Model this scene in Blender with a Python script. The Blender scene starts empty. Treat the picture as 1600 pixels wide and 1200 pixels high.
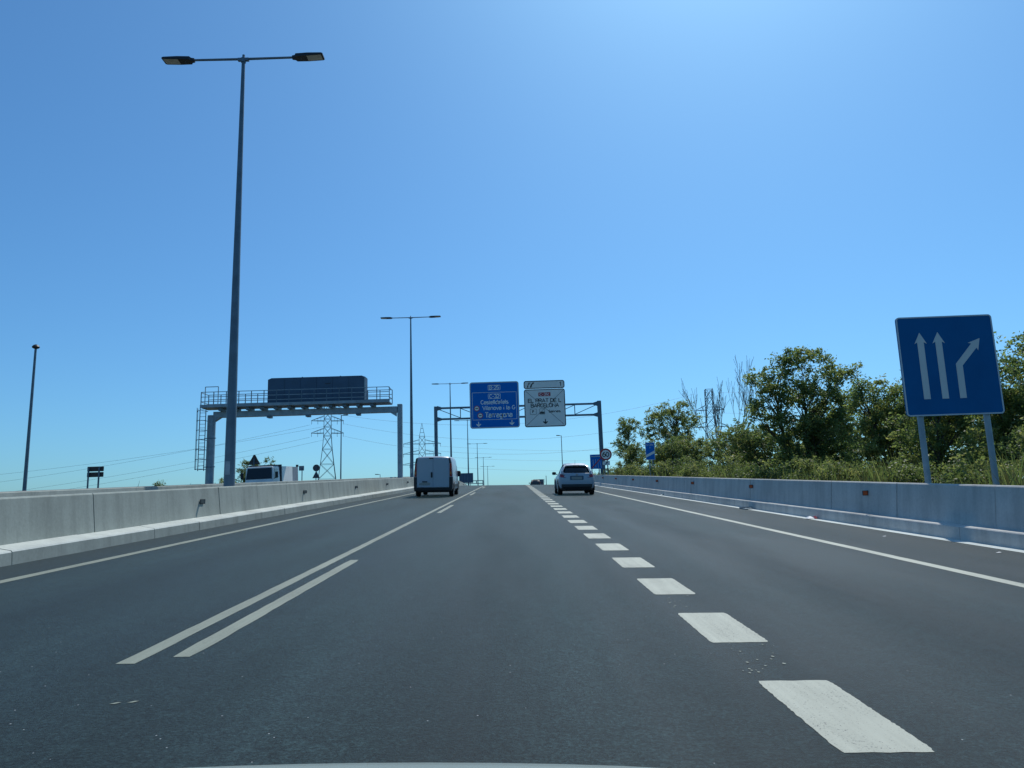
import bpy, bmesh, math, random
import numpy as np
from math import sin, cos, tan, atan, atan2, radians, pi, sqrt
from mathutils import Vector, Matrix

scene = bpy.context.scene
col = scene.collection
random.seed(7)
rng = np.random.default_rng(7)

# ------------------------------------------------------------------ camera
GRADE, CROSS = 0.053, 0.02          # the road climbs 5.3 % and falls 2 % to the right
PITCH, YAW, ROLL = 0.171, -0.00525, 0.031
cam_d = bpy.data.cameras.new('camera')
cam = bpy.data.objects.new('camera', cam_d)
col.objects.link(cam)
F = Vector((-sin(YAW)*cos(PITCH), cos(YAW)*cos(PITCH), sin(PITCH)))
R0 = Vector((cos(YAW), sin(YAW), 0))
U0 = R0.cross(F)
R_ = R0*cos(ROLL) - U0*sin(ROLL)
U_ = U0*cos(ROLL) + R0*sin(ROLL)
cam.matrix_world = Matrix(((R_.x, U_.x, -F.x, 0), (R_.y, U_.y, -F.y, 0), (R_.z, U_.z, -F.z, 1.15), (0, 0, 0, 1)))
cam_d.sensor_width = 36.0
cam_d.lens = 1164/1600*36.0
cam_d.clip_start = 0.05
cam_d.clip_end = 20000
scene.camera = cam

# ------------------------------------------------------------------ sky, sun, exposure
SUN_AZ, SUN_EL = radians(21), radians(53)
world = bpy.data.worlds.new('World')
scene.world = world
world.use_nodes = True
wn = world.node_tree
for n in list(wn.nodes):
    wn.nodes.remove(n)
sky = wn.nodes.new('ShaderNodeTexSky')
sky.sky_type = 'NISHITA'
sky.sun_disc = False
sky.sun_elevation = SUN_EL
sky.sun_rotation = SUN_AZ
sky.altitude = 0
sky.air_density = 1.0
sky.dust_density = 1.0
sky.ozone_density = 5.0
# the whole sky takes the cool cast that the picture has
cast = wn.nodes.new('ShaderNodeMix')
cast.data_type = 'RGBA'
cast.blend_type = 'MULTIPLY'
cast.inputs[0].default_value = 1.0
cast.inputs[7].default_value = (0.57, 1.01, 1.24, 1)
bgn = wn.nodes.new('ShaderNodeBackground')
bgn.inputs['Strength'].default_value = 0.1
wo = wn.nodes.new('ShaderNodeOutputWorld')
wn.links.new(sky.outputs[0], cast.inputs[6])
wn.links.new(cast.outputs[2], bgn.inputs[0])
wn.links.new(bgn.outputs[0], wo.inputs[0])

sun_d = bpy.data.lights.new('sun', 'SUN')
sun_d.energy = 3.4
sun_d.angle = radians(0.5)
sun_d.color = (1.0, 0.985, 0.92)
sun = bpy.data.objects.new('sun', sun_d)
col.objects.link(sun)
to_sun = Vector((sin(SUN_AZ)*cos(SUN_EL), cos(SUN_AZ)*cos(SUN_EL), sin(SUN_EL)))
sun.rotation_euler = to_sun.to_track_quat('Z', 'Y').to_euler()
sun.location = (40, 80, 60)

scene.view_settings.view_transform = 'Standard'
scene.view_settings.look = 'None'
scene.view_settings.gamma = 1.0
scene.view_settings.exposure = 0.0
scene.view_settings.use_curve_mapping = False

# ------------------------------------------------------------------ materials
MATS = {}

def new_mat(name):
    m = bpy.data.materials.new(name)
    m.use_nodes = True
    MATS[name] = m
    nt = m.node_tree
    return m, nt, nt.nodes['Principled BSDF']

def N(nt, kind, **kw):
    n = nt.nodes.new(kind)
    for k, v in kw.items():
        setattr(n, k, v)
    return n

def pos_map(nt, scale, use='Position'):
    if use == 'Position':
        g = N(nt, 'ShaderNodeNewGeometry')
        src = g.outputs['Position']
    else:
        g = N(nt, 'ShaderNodeTexCoord')
        src = g.outputs['Object']
    mp = N(nt, 'ShaderNodeMapping')
    mp.inputs['Scale'].default_value = scale
    nt.links.new(src, mp.inputs['Vector'])
    return mp.outputs[0]

def noise(nt, vec, scale, detail=4, rough=0.55):
    t = N(nt, 'ShaderNodeTexNoise')
    t.inputs['Scale'].default_value = scale
    t.inputs['Detail'].default_value = detail
    t.inputs['Roughness'].default_value = rough
    nt.links.new(vec, t.inputs['Vector'])
    return t.outputs['Fac']

def ramp(nt, fac, stops):
    r = N(nt, 'ShaderNodeValToRGB')
    e = r.color_ramp.elements
    e[0].position, e[0].color = stops[0][0], tuple(stops[0][1]) + (1,)
    e[1].position, e[1].color = stops[-1][0], tuple(stops[-1][1]) + (1,)
    for p, c in stops[1:-1]:
        x = e.new(p)
        x.color = tuple(c) + (1,)
    nt.links.new(fac, r.inputs[0])
    return r.outputs[0]

def mixc(nt, fac, a, b, mode='MIX'):
    m = N(nt, 'ShaderNodeMix', data_type='RGBA', blend_type=mode)
    for sock, v in ((m.inputs[0], fac), (m.inputs[6], a), (m.inputs[7], b)):
        if hasattr(v, 'is_linked') or isinstance(v, bpy.types.NodeSocket):
            nt.links.new(v, sock)
        elif isinstance(v, (int, float)):
            sock.default_value = v
        else:
            sock.default_value = tuple(v) + (1,)
    return m.outputs[2]

def bump(nt, bsdf, h, strength, dist):
    b = N(nt, 'ShaderNodeBump')
    b.inputs['Strength'].default_value = strength
    b.inputs['Distance'].default_value = dist
    nt.links.new(h, b.inputs['Height'])
    nt.links.new(b.outputs[0], bsdf.inputs['Normal'])

def g3(v):
    return (v, v, v)

def plain(name, colour, rough=0.5, metal=0.0, coat=0.0, var=0.12, scale=3.0, bumpy=0.0, use='Object', spec=0.5):
    m, nt, b = new_mat(name)
    v = pos_map(nt, (1, 1, 1), use)
    n = noise(nt, v, scale, 5, 0.6)
    lo = tuple(c*(1-var) for c in colour)
    hi = tuple(min(1, c*(1+var)) for c in colour)
    nt.links.new(ramp(nt, n, [(0.3, lo), (0.7, hi)]), b.inputs['Base Color'])
    b.inputs['Roughness'].default_value = rough
    b.inputs['Metallic'].default_value = metal
    b.inputs['Specular IOR Level'].default_value = spec
    b.inputs['Coat Weight'].default_value = coat
    b.inputs['Coat Roughness'].default_value = 0.06
    if bumpy:
        bump(nt, b, n, bumpy, 0.01)
    return m

def asphalt(name, base, tint, patch=0.18, tracks=False):
    m, nt, b = new_mat(name)
    v = pos_map(nt, (1, 1, 1))
    fine = noise(nt, v, 48, 4, 0.85)
    mid = noise(nt, v, 9, 4, 0.6)
    vs = pos_map(nt, (1.0, 0.12, 1.0))
    big = noise(nt, vs, 1.1, 4, 0.6)
    lo = tuple(base*0.2*t for t in tint)
    hi = tuple(base*2.6*t for t in tint)
    c = ramp(nt, fine, [(0.34, lo), (0.5, tuple(base*t for t in tint)), (0.66, hi)])
    c = mixc(nt, 1.0, c, ramp(nt, mid, [(0.3, g3(1-patch)), (0.7, g3(1+patch))]), 'MULTIPLY')
    c = mixc(nt, 1.0, c, ramp(nt, big, [(0.3, g3(1-patch)), (0.7, g3(1+patch))]), 'MULTIPLY')
    if tracks:
        # traffic has polished the wheel paths pale and dripped oil between them
        g = N(nt, 'ShaderNodeNewGeometry')
        sx = N(nt, 'ShaderNodeSeparateXYZ')
        nt.links.new(g.outputs['Position'], sx.inputs[0])
        wob = noise(nt, pos_map(nt, (0.6, 0.03, 1.0)), 1.0, 3, 0.5)
        ad = N(nt, 'ShaderNodeMath', operation='MULTIPLY_ADD')
        nt.links.new(wob, ad.inputs[0])
        ad.inputs[1].default_value = 0.5
        nt.links.new(sx.outputs[0], ad.inputs[2])
        mr = N(nt, 'ShaderNodeMapRange')
        mr.inputs['From Min'].default_value = -6.0
        mr.inputs['From Max'].default_value = 6.0
        nt.links.new(ad.outputs[0], mr.inputs['Value'])
        st = []
        for c0, oil in ((-3.8, .74), (-.1, .78), (3.55, .74)):
            st += [(c0-1.6, .97), (c0-.85, 1.34), (c0, oil), (c0+.85, 1.34), (c0+1.55, .97)]
        tr = ramp(nt, mr.outputs[0], [((x+6)/12, g3(v*.75)) for x, v in st])
        mot = noise(nt, pos_map(nt, (1.6, 0.25, 1.0)), 1.0, 5, 0.7)
        c = mixc(nt, 1.0, c, tr, 'MULTIPLY')
        c = mixc(nt, 1.0, c, ramp(nt, mot, [(0.3, g3(0.98)), (0.5, g3(1.3)), (0.72, g3(1.75))]), 'MULTIPLY')
    # pale stone chips in the surface
    vor = N(nt, 'ShaderNodeTexVoronoi')
    vor.inputs['Scale'].default_value = 26
    nt.links.new(v, vor.inputs['Vector'])
    sp = N(nt, 'ShaderNodeMath', operation='LESS_THAN')
    nt.links.new(vor.outputs['Distance'], sp.inputs[0])
    sp.inputs[1].default_value = 0.11
    rare = N(nt, 'ShaderNodeMath', operation='GREATER_THAN')
    sepc = N(nt, 'ShaderNodeSeparateColor')
    nt.links.new(vor.outputs['Color'], sepc.inputs[0])
    nt.links.new(sepc.outputs[0], rare.inputs[0])
    rare.inputs[1].default_value = 0.975
    mul = N(nt, 'ShaderNodeMath', operation='MULTIPLY')
    nt.links.new(sp.outputs[0], mul.inputs[0])
    nt.links.new(rare.outputs[0], mul.inputs[1])
    c = mixc(nt, mul.outputs[0], c, (0.4, 0.41, 0.4))
    nt.links.new(c, b.inputs['Base Color'])
    rr = ramp(nt, big, [(0.3, g3(0.6)), (0.7, g3(0.74))])
    nt.links.new(rr, b.inputs['Roughness'])
    b.inputs['Specular IOR Level'].default_value = 0.13
    b.inputs['Sheen Weight'].default_value = 0.28
    b.inputs['Sheen Roughness'].default_value = 0.28
    b.inputs['Sheen Tint'].default_value = (1.0, 1.0, 0.86, 1)
    bump(nt, b, fine, 0.55, 0.009)
    return m

asphalt('asphalt', 0.019, (0.52, 1.0, 1.02), 0.24, True)
asphalt('asphalt_shoulder', 0.019, (0.7, 1.0, 1.0), 0.24)
asphalt('asphalt_opposite', 0.05, (0.95, 1.0, 1.02))

def paint(name, colour, wear, under=(0.05, 0.052, 0.055)):
    m, nt, b = new_mat(name)
    v = pos_map(nt, (1, 1, 1))
    fine = noise(nt, v, 90, 4, 0.7)
    big = noise(nt, pos_map(nt, (1.0, 0.25, 1.0)), 3.0, 5, 0.65)
    strk = noise(nt, pos_map(nt, (26.0, 0.5, 1.0)), 1.0, 3, 0.6)
    c = ramp(nt, big, [(0.28, tuple(x*0.74 for x in colour)), (0.72, colour)])
    c = mixc(nt, 1.0, c, ramp(nt, strk, [(0.3, g3(0.86)), (0.7, g3(1.0))]), 'MULTIPLY')
    sm = N(nt, 'ShaderNodeMath', operation='ADD')
    nt.links.new(fine, sm.inputs[0])
    sc = N(nt, 'ShaderNodeMath', operation='MULTIPLY')
    nt.links.new(big, sc.inputs[0])
    sc.inputs[1].default_value = 0.35
    nt.links.new(sc.outputs[0], sm.inputs[1])
    w = ramp(nt, sm.outputs[0], [(wear, g3(1.0)), (wear+0.06, g3(0.0))])
    c = mixc(nt, w, c, under)
    nt.links.new(c, b.inputs['Base Color'])
    b.inputs['Roughness'].default_value = 0.7
    bump(nt, b, fine, 0.4, 0.004)
    return m

paint('paint_white', (0.49, 0.5, 0.4), 0.5)
paint('paint_worn', (0.275, 0.3, 0.23), 0.50)

def concrete(name, base, tint=(1, 1.0, 0.97), streak=0.22):
    m, nt, b = new_mat(name)
    v = pos_map(nt, (1, 1, 1))
    big = noise(nt, v, 0.8, 6, 0.62)
    fine = noise(nt, v, 22, 4, 0.65)
    st = noise(nt, pos_map(nt, (3.4, 3.4, 0.32)), 1.0, 5, 0.6)
    c = ramp(nt, big, [(0.25, tuple(base*0.78*t for t in tint)), (0.5, tuple(base*t for t in tint)), (0.78, tuple(base*1.16*t for t in tint))])
    c = mixc(nt, 1.0, c, ramp(nt, st, [(0.3, g3(1-streak)), (0.55, g3(1.0)), (0.75, g3(1.06))]), 'MULTIPLY')
    c = mixc(nt, 1.0, c, ramp(nt, fine, [(0.3, g3(0.92)), (0.7, g3(1.06))]), 'MULTIPLY')
    # air holes
    vor = N(nt, 'ShaderNodeTexVoronoi')
    vor.inputs['Scale'].default_value = 9
    nt.links.new(v, vor.inputs['Vector'])
    hole = ramp(nt, vor.outputs['Distance'], [(0.035, g3(0.6)), (0.06, g3(1.0))])
    c = mixc(nt, 1.0, c, hole, 'MULTIPLY')
    nt.links.new(c, b.inputs['Base Color'])
    b.inputs['Roughness'].default_value = 0.82
    b.inputs['Specular IOR Level'].default_value = 0.3
    bump(nt, b, fine, 0.25, 0.006)
    return m

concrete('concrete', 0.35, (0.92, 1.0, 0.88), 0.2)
concrete('concrete_pale', 0.51, (1.02, 1.0, 0.94), 0.2)
concrete('concrete_gutter', 0.62, (0.94, 1.0, 0.95), 0.1)
concrete('concrete_kerb_sunlit', 0.53, (0.96, 1, 0.91), 0.12)  # paler copy for kerb tops, sunlight put into its tone
concrete('concrete_dull', 0.3, (1, 0.98, 0.93), 0.3)

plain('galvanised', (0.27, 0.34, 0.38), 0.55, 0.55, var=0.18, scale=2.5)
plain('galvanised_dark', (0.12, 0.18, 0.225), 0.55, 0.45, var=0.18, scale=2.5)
plain('dark_steel', (0.035, 0.045, 0.055), 0.5, 0.3, var=0.2)
plain('cabinet_grey', (0.05, 0.1, 0.16), 0.55, 0.2, var=0.12, scale=1.2)
plain('lamp_black', (0.02, 0.025, 0.03), 0.5, 0.2)
plain('lamp_glass', (0.45, 0.46, 0.42), 0.25, 0.0, var=0.05)
plain('sign_blue', (0.003, 0.17, 0.58), 0.7, spec=.15, var=0.06, scale=1.4)
plain('sign_blue_deep', (0.004, 0.115, 0.3), 0.75, spec=.15, var=0.08, scale=1.4)
plain('sign_white', (0.8, 0.82, 0.78), 0.45, var=0.05, scale=1.4)
plain('sign_arrow', (0.55, 0.6, 0.6), 0.45, var=0.05, scale=2)
plain('sign_rim', (0.42, 0.5, 0.56), 0.4, 0.1, var=0.06)
plain('sign_letter', (0.8, 0.84, 0.84), 0.4, var=0.03)
plain('sign_black', (0.012, 0.02, 0.022), 0.5)
plain('sign_red', (0.42, 0.025, 0.03), 0.45, var=0.06)
plain('sign_back', (0.085, 0.09, 0.1), 0.6, 0.2, var=0.1)
plain('sign_back_brown', (0.05, 0.042, 0.042), 0.65, 0.1, var=0.1)
plain('reflector_orange', (0.6, 0.11, 0.03), 0.3, var=0.08)
plain('reflector_grey', (0.2, 0.2, 0.19), 0.4, var=0.08)
plain('plastic_dark', (0.016, 0.018, 0.02), 0.55, var=0.15)
plain('rubber', (0.014, 0.014, 0.014), 0.85, var=0.2, scale=12)
plain('alloy', (0.32, 0.33, 0.34), 0.35, 0.8, var=0.08)
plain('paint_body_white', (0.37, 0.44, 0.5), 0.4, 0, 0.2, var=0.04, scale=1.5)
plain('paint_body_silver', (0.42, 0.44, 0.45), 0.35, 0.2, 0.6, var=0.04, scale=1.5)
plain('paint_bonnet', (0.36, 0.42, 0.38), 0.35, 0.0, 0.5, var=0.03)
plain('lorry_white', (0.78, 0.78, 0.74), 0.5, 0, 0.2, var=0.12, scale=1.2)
plain('lorry_grey', (0.2, 0.24, 0.28), 0.6, var=0.15, scale=1.2)
plain('lorry_dark', (0.06, 0.065, 0.07), 0.6, var=0.2)
plain('glass_dark', (0.012, 0.016, 0.018), 0.07, var=0.1)
plain('tail_red', (0.3, 0.012, 0.015), 0.2, 0, 0.4, var=0.08)
plain('tail_orange', (0.5, 0.13, 0.03), 0.2, 0, 0.4, var=0.08)
plain('tail_white', (0.55, 0.5, 0.5), 0.2, 0, 0.4, var=0.05)
plain('plate', (0.3, 0.32, 0.3), 0.5, var=0.1, scale=20)
plain('pylon_steel', (0.12, 0.14, 0.16), 0.6, 0.4, var=0.15, scale=0.5)
plain('cable', (0.16, 0.19, 0.22), 0.6, 0.3)
plain('bark', (0.075, 0.065, 0.052), 0.9, var=0.4, scale=6, bumpy=0.4)
plain('bark_grey', (0.16, 0.15, 0.135), 0.9, var=0.3, scale=6, bumpy=0.3)
plain('litter_red', (0.4, 0.03, 0.04), 0.5)
plain('litter_white', (0.7, 0.7, 0.7), 0.5)

def earth():
    m, nt, b = new_mat('earth')
    v = pos_map(nt, (1, 1, 1))
    n1 = noise(nt, v, 0.15, 6, 0.6)
    n2 = noise(nt, v, 6, 5, 0.7)
    c = ramp(nt, n1, [(0.3, (0.1, 0.085, 0.045)), (0.55, (0.085, 0.09, 0.04)), (0.75, (0.17, 0.14, 0.08))])
    c = mixc(nt, 1.0, c, ramp(nt, n2, [(0.3, g3(0.7)), (0.7, g3(1.2))]), 'MULTIPLY')
    nt.links.new(c, b.inputs['Base Color'])
    b.inputs['Roughness'].default_value = 0.95
    bump(nt, b, n2, 0.5, 0.05)
earth()

def leafmat(name, c0, c1, c2, trans=0.4):
    """leaf with its own hue (stored per leaf) and light passing through it"""
    m, nt, b = new_mat(name)
    at = N(nt, 'ShaderNodeAttribute', attribute_name='hue')
    c = ramp(nt, at.outputs['Fac'], [(0.0, c0), (0.55, c1), (1.0, c2)])
    nt.links.new(c, b.inputs['Base Color'])
    b.inputs['Roughness'].default_value = 0.5
    b.inputs['Specular IOR Level'].default_value = 0.35
    tr = N(nt, 'ShaderNodeBsdfTranslucent')
    nt.links.new(mixc(nt, 1.0, c, (1.2, 1.2, 0.75), 'MULTIPLY'), tr.inputs['Color'])
    mx = N(nt, 'ShaderNodeMixShader')
    mx.inputs[0].default_value = trans
    nt.links.new(b.outputs[0], mx.inputs[1])
    nt.links.new(tr.outputs[0], mx.inputs[2])
    nt.links.new(mx.outputs[0], nt.nodes['Material Output'].inputs['Surface'])

leafmat('leaf_elm', (0.11, 0.165, 0.07), (0.2, 0.265, 0.105), (0.37, 0.37, 0.16), .6)
leafmat('leaf_locust', (0.12, 0.175, 0.075), (0.21, 0.27, 0.11), (0.37, 0.37, 0.16), .6)
leafmat('leaf_shrub', (0.1, 0.15, 0.06), (0.19, 0.235, 0.095), (0.33, 0.32, 0.15), .55)
leafmat('leaf_dry', (0.1, 0.1, 0.05), (0.13, 0.125, 0.06), (0.1, 0.13, 0.05), 0.3)

# ------------------------------------------------------------------ geometry helpers
def empty_thing(name, label, cat, loc=(0, 0, 0), rot=(0, 0, 0), group=None):
    o = bpy.data.objects.new(name, None)
    o.empty_display_size = 0.3
    col.objects.link(o)
    o.location = loc
    o.rotation_euler = rot
    tag(o, label, cat, group)
    return o

def tag(o, label, cat, group=None):
    o['label'] = label
    o['category'] = cat
    if group:
        o['group'] = group
    return o

class MB:
    """collects faces, then becomes one mesh object"""
    def __init__(s):
        s.v, s.f = [], []

    def add(s, verts, faces):
        k = len(s.v)
        s.v += [tuple(p) for p in verts]
        s.f += [tuple(i+k for i in f) for f in faces]
        return s

    def box(s, c, d, m=None):
        x, y, z = (d[0]/2, d[1]/2, d[2]/2)
        vs = [Vector((sx*x, sy*y, sz*z)) for sx in (-1, 1) for sy in (-1, 1) for sz in (-1, 1)]
        if m is not None:
            vs = [m @ p for p in vs]
        vs = [p + Vector(c) for p in vs]
        return s.add(vs, [(0, 1, 3, 2), (4, 6, 7, 5), (0, 4, 5, 1), (2, 3, 7, 6), (0, 2, 6, 4), (1, 5, 7, 3)])

    def tube(s, pts, r, n=8, cap=True):
        pts = [Vector(p) for p in pts]
        rs = r if isinstance(r, (list, tuple)) else [r]*len(pts)
        vs, fs = [], []
        for i, p in enumerate(pts):
            d = (pts[min(i+1, len(pts)-1)] - pts[max(i-1, 0)])
            if d.length < 1e-9:
                d = Vector((0, 0, 1))
            d.normalize()
            a = Vector((1, 0, 0)) if abs(d.x) < 0.9 else Vector((0, 1, 0))
            u = d.cross(a).normalized()
            w = d.cross(u)
            for k in range(n):
                t = 2*pi*k/n
                vs.append(p + (u*cos(t) + w*sin(t))*rs[i])
        for i in range(len(pts)-1):
            for k in range(n):
                a, b = i*n+k, i*n+(k+1) % n
                fs.append((a, b, b+n, a+n))
        if cap:
            fs.append(tuple(reversed(range(n))))
            fs.append(tuple(range((len(pts)-1)*n, len(pts)*n)))
        return s.add(vs, fs)

    def beam(s, a, b, w, h=None):
        """square bar from a to b"""
        a, b = Vector(a), Vector(b)
        h = h or w
        d = (b-a).normalized()
        up = Vector((0, 0, 1)) if abs(d.z) < 0.95 else Vector((0, 1, 0))
        u = d.cross(up).normalized()*(w/2)
        v = u.cross(d).normalized()*(h/2)
        vs = [p + q for p in (a, b) for q in (-u-v, u-v, u+v, -u+v)]
        return s.add(vs, [(0, 1, 2, 3), (7, 6, 5, 4), (0, 4, 5, 1), (1, 5, 6, 2), (2, 6, 7, 3), (3, 7, 4, 0)])

    def plate(s, poly, y0, y1):
        """polygon in x,z extruded along y"""
        n = len(poly)
        vs = [(x, y0, z) for x, z in poly] + [(x, y1, z) for x, z in poly]
        fs = [tuple(range(n)), tuple(reversed(range(n, 2*n)))]
        for i in range(n):
            j = (i+1) % n
            fs.append((i, i+n, j+n, j))
        return s.add(vs, fs)

    def ring(s, outer, inner, y0, y1):
        n = len(outer)
        vs = [(x, y0, z) for x, z in outer] + [(x, y0, z) for x, z in inner] + [(x, y1, z) for x, z in outer] + [(x, y1, z) for x, z in inner]
        fs = []
        for i in range(n):
            j = (i+1) % n
            fs += [(i, j, n+j, n+i), (2*n+i, 3*n+i, 3*n+j, 2*n+j), (i, 2*n+i, 2*n+j, j), (n+i, n+j, 3*n+j, 3*n+i)]
        return s.add(vs, fs)

    def loft(s, secs, cap=True, closed=True):
        n = len(secs[0])
        vs = [p for sec in secs for p in sec]
        fs = []
        for i in range(len(secs)-1):
            for k in range(n if closed else n-1):
                a, b = i*n+k, i*n+(k+1) % n
                fs.append((a, b, b+n, a+n))
        if cap:
            fs.append(tuple(reversed(range(n))))
            fs.append(tuple(range((len(secs)-1)*n, len(secs)*n)))
        return s.add(vs, fs)

    def lathe(s, prof, n=24, axis='x', c=(0, 0, 0)):
        """profile (radius, along) turned about an axis"""
        vs, fs = [], []
        for r, a in prof:
            for k in range(n):
                t = 2*pi*k/n
                if axis == 'x':
                    p = (a, r*cos(t), r*sin(t))
                elif axis == 'z':
                    p = (r*cos(t), r*sin(t), a)
                else:
                    p = (r*cos(t), a, r*sin(t))
                vs.append((p[0]+c[0], p[1]+c[1], p[2]+c[2]))
        m = len(prof)
        for i in range(m-1):
            for k in range(n):
                a, b = i*n+k, i*n+(k+1) % n
                fs.append((a, b, b+n, a+n))
        fs.append(tuple(reversed(range(n))))
        fs.append(tuple(range((m-1)*n, m*n)))
        return s.add(vs, fs)

    def mesh(s, name, mat, smooth=None, fix=True):
        me = bpy.data.meshes.new(name)
        me.from_pydata(s.v, [], s.f)
        if fix:
            bm = bmesh.new()
            bm.from_mesh(me)
            bmesh.ops.recalc_face_normals(bm, faces=bm.faces)
            bm.to_mesh(me)
            bm.free()
        me.materials.append(MATS[mat])
        if smooth is not None:
            me.shade_smooth()
            me.set_sharp_from_angle(angle=radians(smooth))
        me.update()
        return me

    def build(s, name, mat, parent=None, smooth=None, fix=True):
        o = bpy.data.objects.new(name, s.mesh(name, mat, smooth, fix))
        col.objects.link(o)
        if parent is not None:
            o.parent = parent
        return o

def bevel_mod(o, w=0.01, seg=2, ang=35):
    b = o.modifiers.new('bevel', 'BEVEL')
    b.width = w
    b.segments = seg
    b.limit_method = 'ANGLE'
    b.angle_limit = radians(ang)
    return o

def copy_tree(o, parent=None):
    c = o.copy()
    col.objects.link(c)
    c.parent = parent
    for ch in list(o.children):
        copy_tree(ch, c)
    return c

def rrect(x0, x1, z0, z1, r, n=5):
    pts = []
    for cx, cz, a0 in ((x1-r, z1-r, 0), (x0+r, z1-r, pi/2), (x0+r, z0+r, pi), (x1-r, z0+r, 3*pi/2)):
        for k in range(n+1):
            a = a0 + pi/2*k/n
            pts.append((cx+r*cos(a), cz+r*sin(a)))
    return pts

def circle(cx, cz, r, n=32):
    return [(cx+r*cos(2*pi*k/n), cz+r*sin(2*pi*k/n)) for k in range(n)]

def arc(cx, cy, rx, ry, a0, a1, n=7):
    return [(cx+rx*cos(radians(a0+(a1-a0)*k/n)), cy+ry*sin(radians(a0+(a1-a0)*k/n))) for k in range(n+1)]

# road-sign capitals and small letters as strokes; cap height 6, small-letter height 4.2: (advance, strokes)
GL = {
 'A': (4.6, [[(0, 0), (2, 6), (4, 0)], [(.8, 2), (3.2, 2)]]),
 'B': (4.3, [[(0, 3.1), (2.2, 3.1)] + arc(2.2, 1.55, 1.5, 1.55, 90, -90) + [(0, 0), (0, 6), (2.0, 6)] + arc(2.0, 4.55, 1.4, 1.45, 90, -90)]),
 'C': (4.6, [arc(2.1, 3, 2.1, 3, 48, 312, 12)]),
 'D': (4.6, [[(0, 0), (0, 6), (1.4, 6)] + arc(1.4, 3, 2.5, 3, 90, -90, 10) + [(0, 0)]]),
 'E': (4.0, [[(3.3, 6), (0, 6), (0, 0), (3.4, 0)], [(0, 3.1), (2.9, 3.1)]]),
 'G': (4.9, [arc(2.1, 3, 2.1, 3, 48, 330, 12) + [(4.1, 2.7), (2.4, 2.7)]]),
 'L': (3.7, [[(0, 6), (0, 0), (3.1, 0)]]),
 'N': (4.6, [[(0, 0), (0, 6), (3.7, 0), (3.7, 6)]]),
 'O': (4.9, [arc(2.1, 3, 2.1, 3, 0, 360, 16)]),
 'P': (4.2, [[(0, 0), (0, 6), (2.0, 6)] + arc(2.0, 4.4, 1.6, 1.6, 90, -90) + [(0, 2.8)]]),
 'R': (4.5, [[(0, 0), (0, 6), (2.0, 6)] + arc(2.0, 4.45, 1.55, 1.55, 90, -90) + [(0, 2.9)], [(2.0, 2.9), (3.8, 0)]]),
 'S': (4.2, [arc(1.9, 4.5, 1.7, 1.5, 30, 270, 8) + arc(1.9, 1.5, 1.8, 1.5, 90, -150, 8)]),
 'T': (4.2, [[(0, 6), (3.8, 6)], [(1.9, 6), (1.9, 0)]]),
 'V': (4.6, [[(0, 6), (2, 0), (4, 6)]]),
 'a': (4.0, [arc(1.6, 2.7, 1.5, 1.4, 150, 0, 7) + [(3.1, 0)], [(3.1, 2.3), (1.4, 2.3)] + arc(1.4, 1.15, 1.3, 1.15, 90, 270, 7) + [(2.2, 0.1), (3.1, .8)]]),
 'c': (3.6, [arc(1.7, 2.05, 1.7, 2.05, 48, 312, 10)]),
 'd': (4.0, [arc(1.6, 2.0, 1.6, 2.0, 0, 360, 14), [(3.2, 6.2), (3.2, 0)]]),
 'e': (4.0, [[(0.1, 2.2), (3.3, 2.2)] + arc(1.7, 2.05, 1.7, 2.05, 5, 312, 12)]),
 'f': (2.9, [[(1, 0), (1, 4.8)] + arc(2.1, 4.9, 1.1, 1.2, 180, 80, 4), [(0, 4), (2.3, 4)]]),
 'g': (4.0, [arc(1.6, 2.1, 1.6, 2.0, 0, 360, 14), [(3.2, 4.1), (3.2, -.6)] + arc(1.7, -.5, 1.5, 1.2, 0, -150, 6)]),
 'i': (1.6, [[(.3, 0), (.3, 4.1)], [(.3, 5.5), (.3, 6.0)]]),
 'l': (1.6, [[(.3, 0), (.3, 6.2)]]),
 'n': (3.9, [[(0, 0), (0, 4.1)], [(0, 2.4)] + arc(1.5, 2.5, 1.5, 1.6, 180, 0, 8) + [(3.0, 0)]]),
 'o': (4.1, [arc(1.7, 2.05, 1.7, 2.05, 0, 360, 14)]),
 'r': (2.8, [[(0, 0), (0, 4.1)], [(0, 2.4)] + arc(1.5, 2.5, 1.5, 1.6, 180, 70, 5)]),
 's': (3.4, [arc(1.5, 3.1, 1.4, 1.0, 30, 270, 7) + arc(1.5, 1.05, 1.5, 1.05, 90, -150, 7)]),
 't': (2.7, [[(.9, 5.4), (.9, 1.0)] + arc(1.9, 1.0, 1.0, 1.0, 180, 280, 4), [(0, 4), (2.2, 4)]]),
 'v': (3.8, [[(0, 4.1), (1.6, 0), (3.2, 4.1)]]),
 '0': (4.4, [arc(1.8, 3, 1.8, 3, 0, 360, 16)]),
 '1': (3.0, [[(0, 4.6), (1.4, 6), (1.4, 0)]]),
 '2': (4.2, [arc(1.8, 4.3, 1.7, 1.7, 160, -35, 8) + [(0, 0), (3.6, 0)]]),
 '3': (4.2, [arc(1.7, 4.5, 1.6, 1.5, 150, -90, 8) + arc(1.7, 1.5, 1.8, 1.5, 90, -150, 8)]),
 '5': (4.2, [[(3.3, 6), (.5, 6), (.3, 3.3)] + arc(1.7, 1.9, 1.8, 1.9, 130, -150, 9)]),
 '6': (4.3, [arc(1.8, 1.85, 1.75, 1.85, 0, 360, 14), [(.1, 2.1), (.6, 4.3), (1.8, 5.7), (3.0, 6)]]),
 '-': (3.0, [[(.3, 2.7), (2.1, 2.7)]]),
 ' ': (2.6, []),
}

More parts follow.
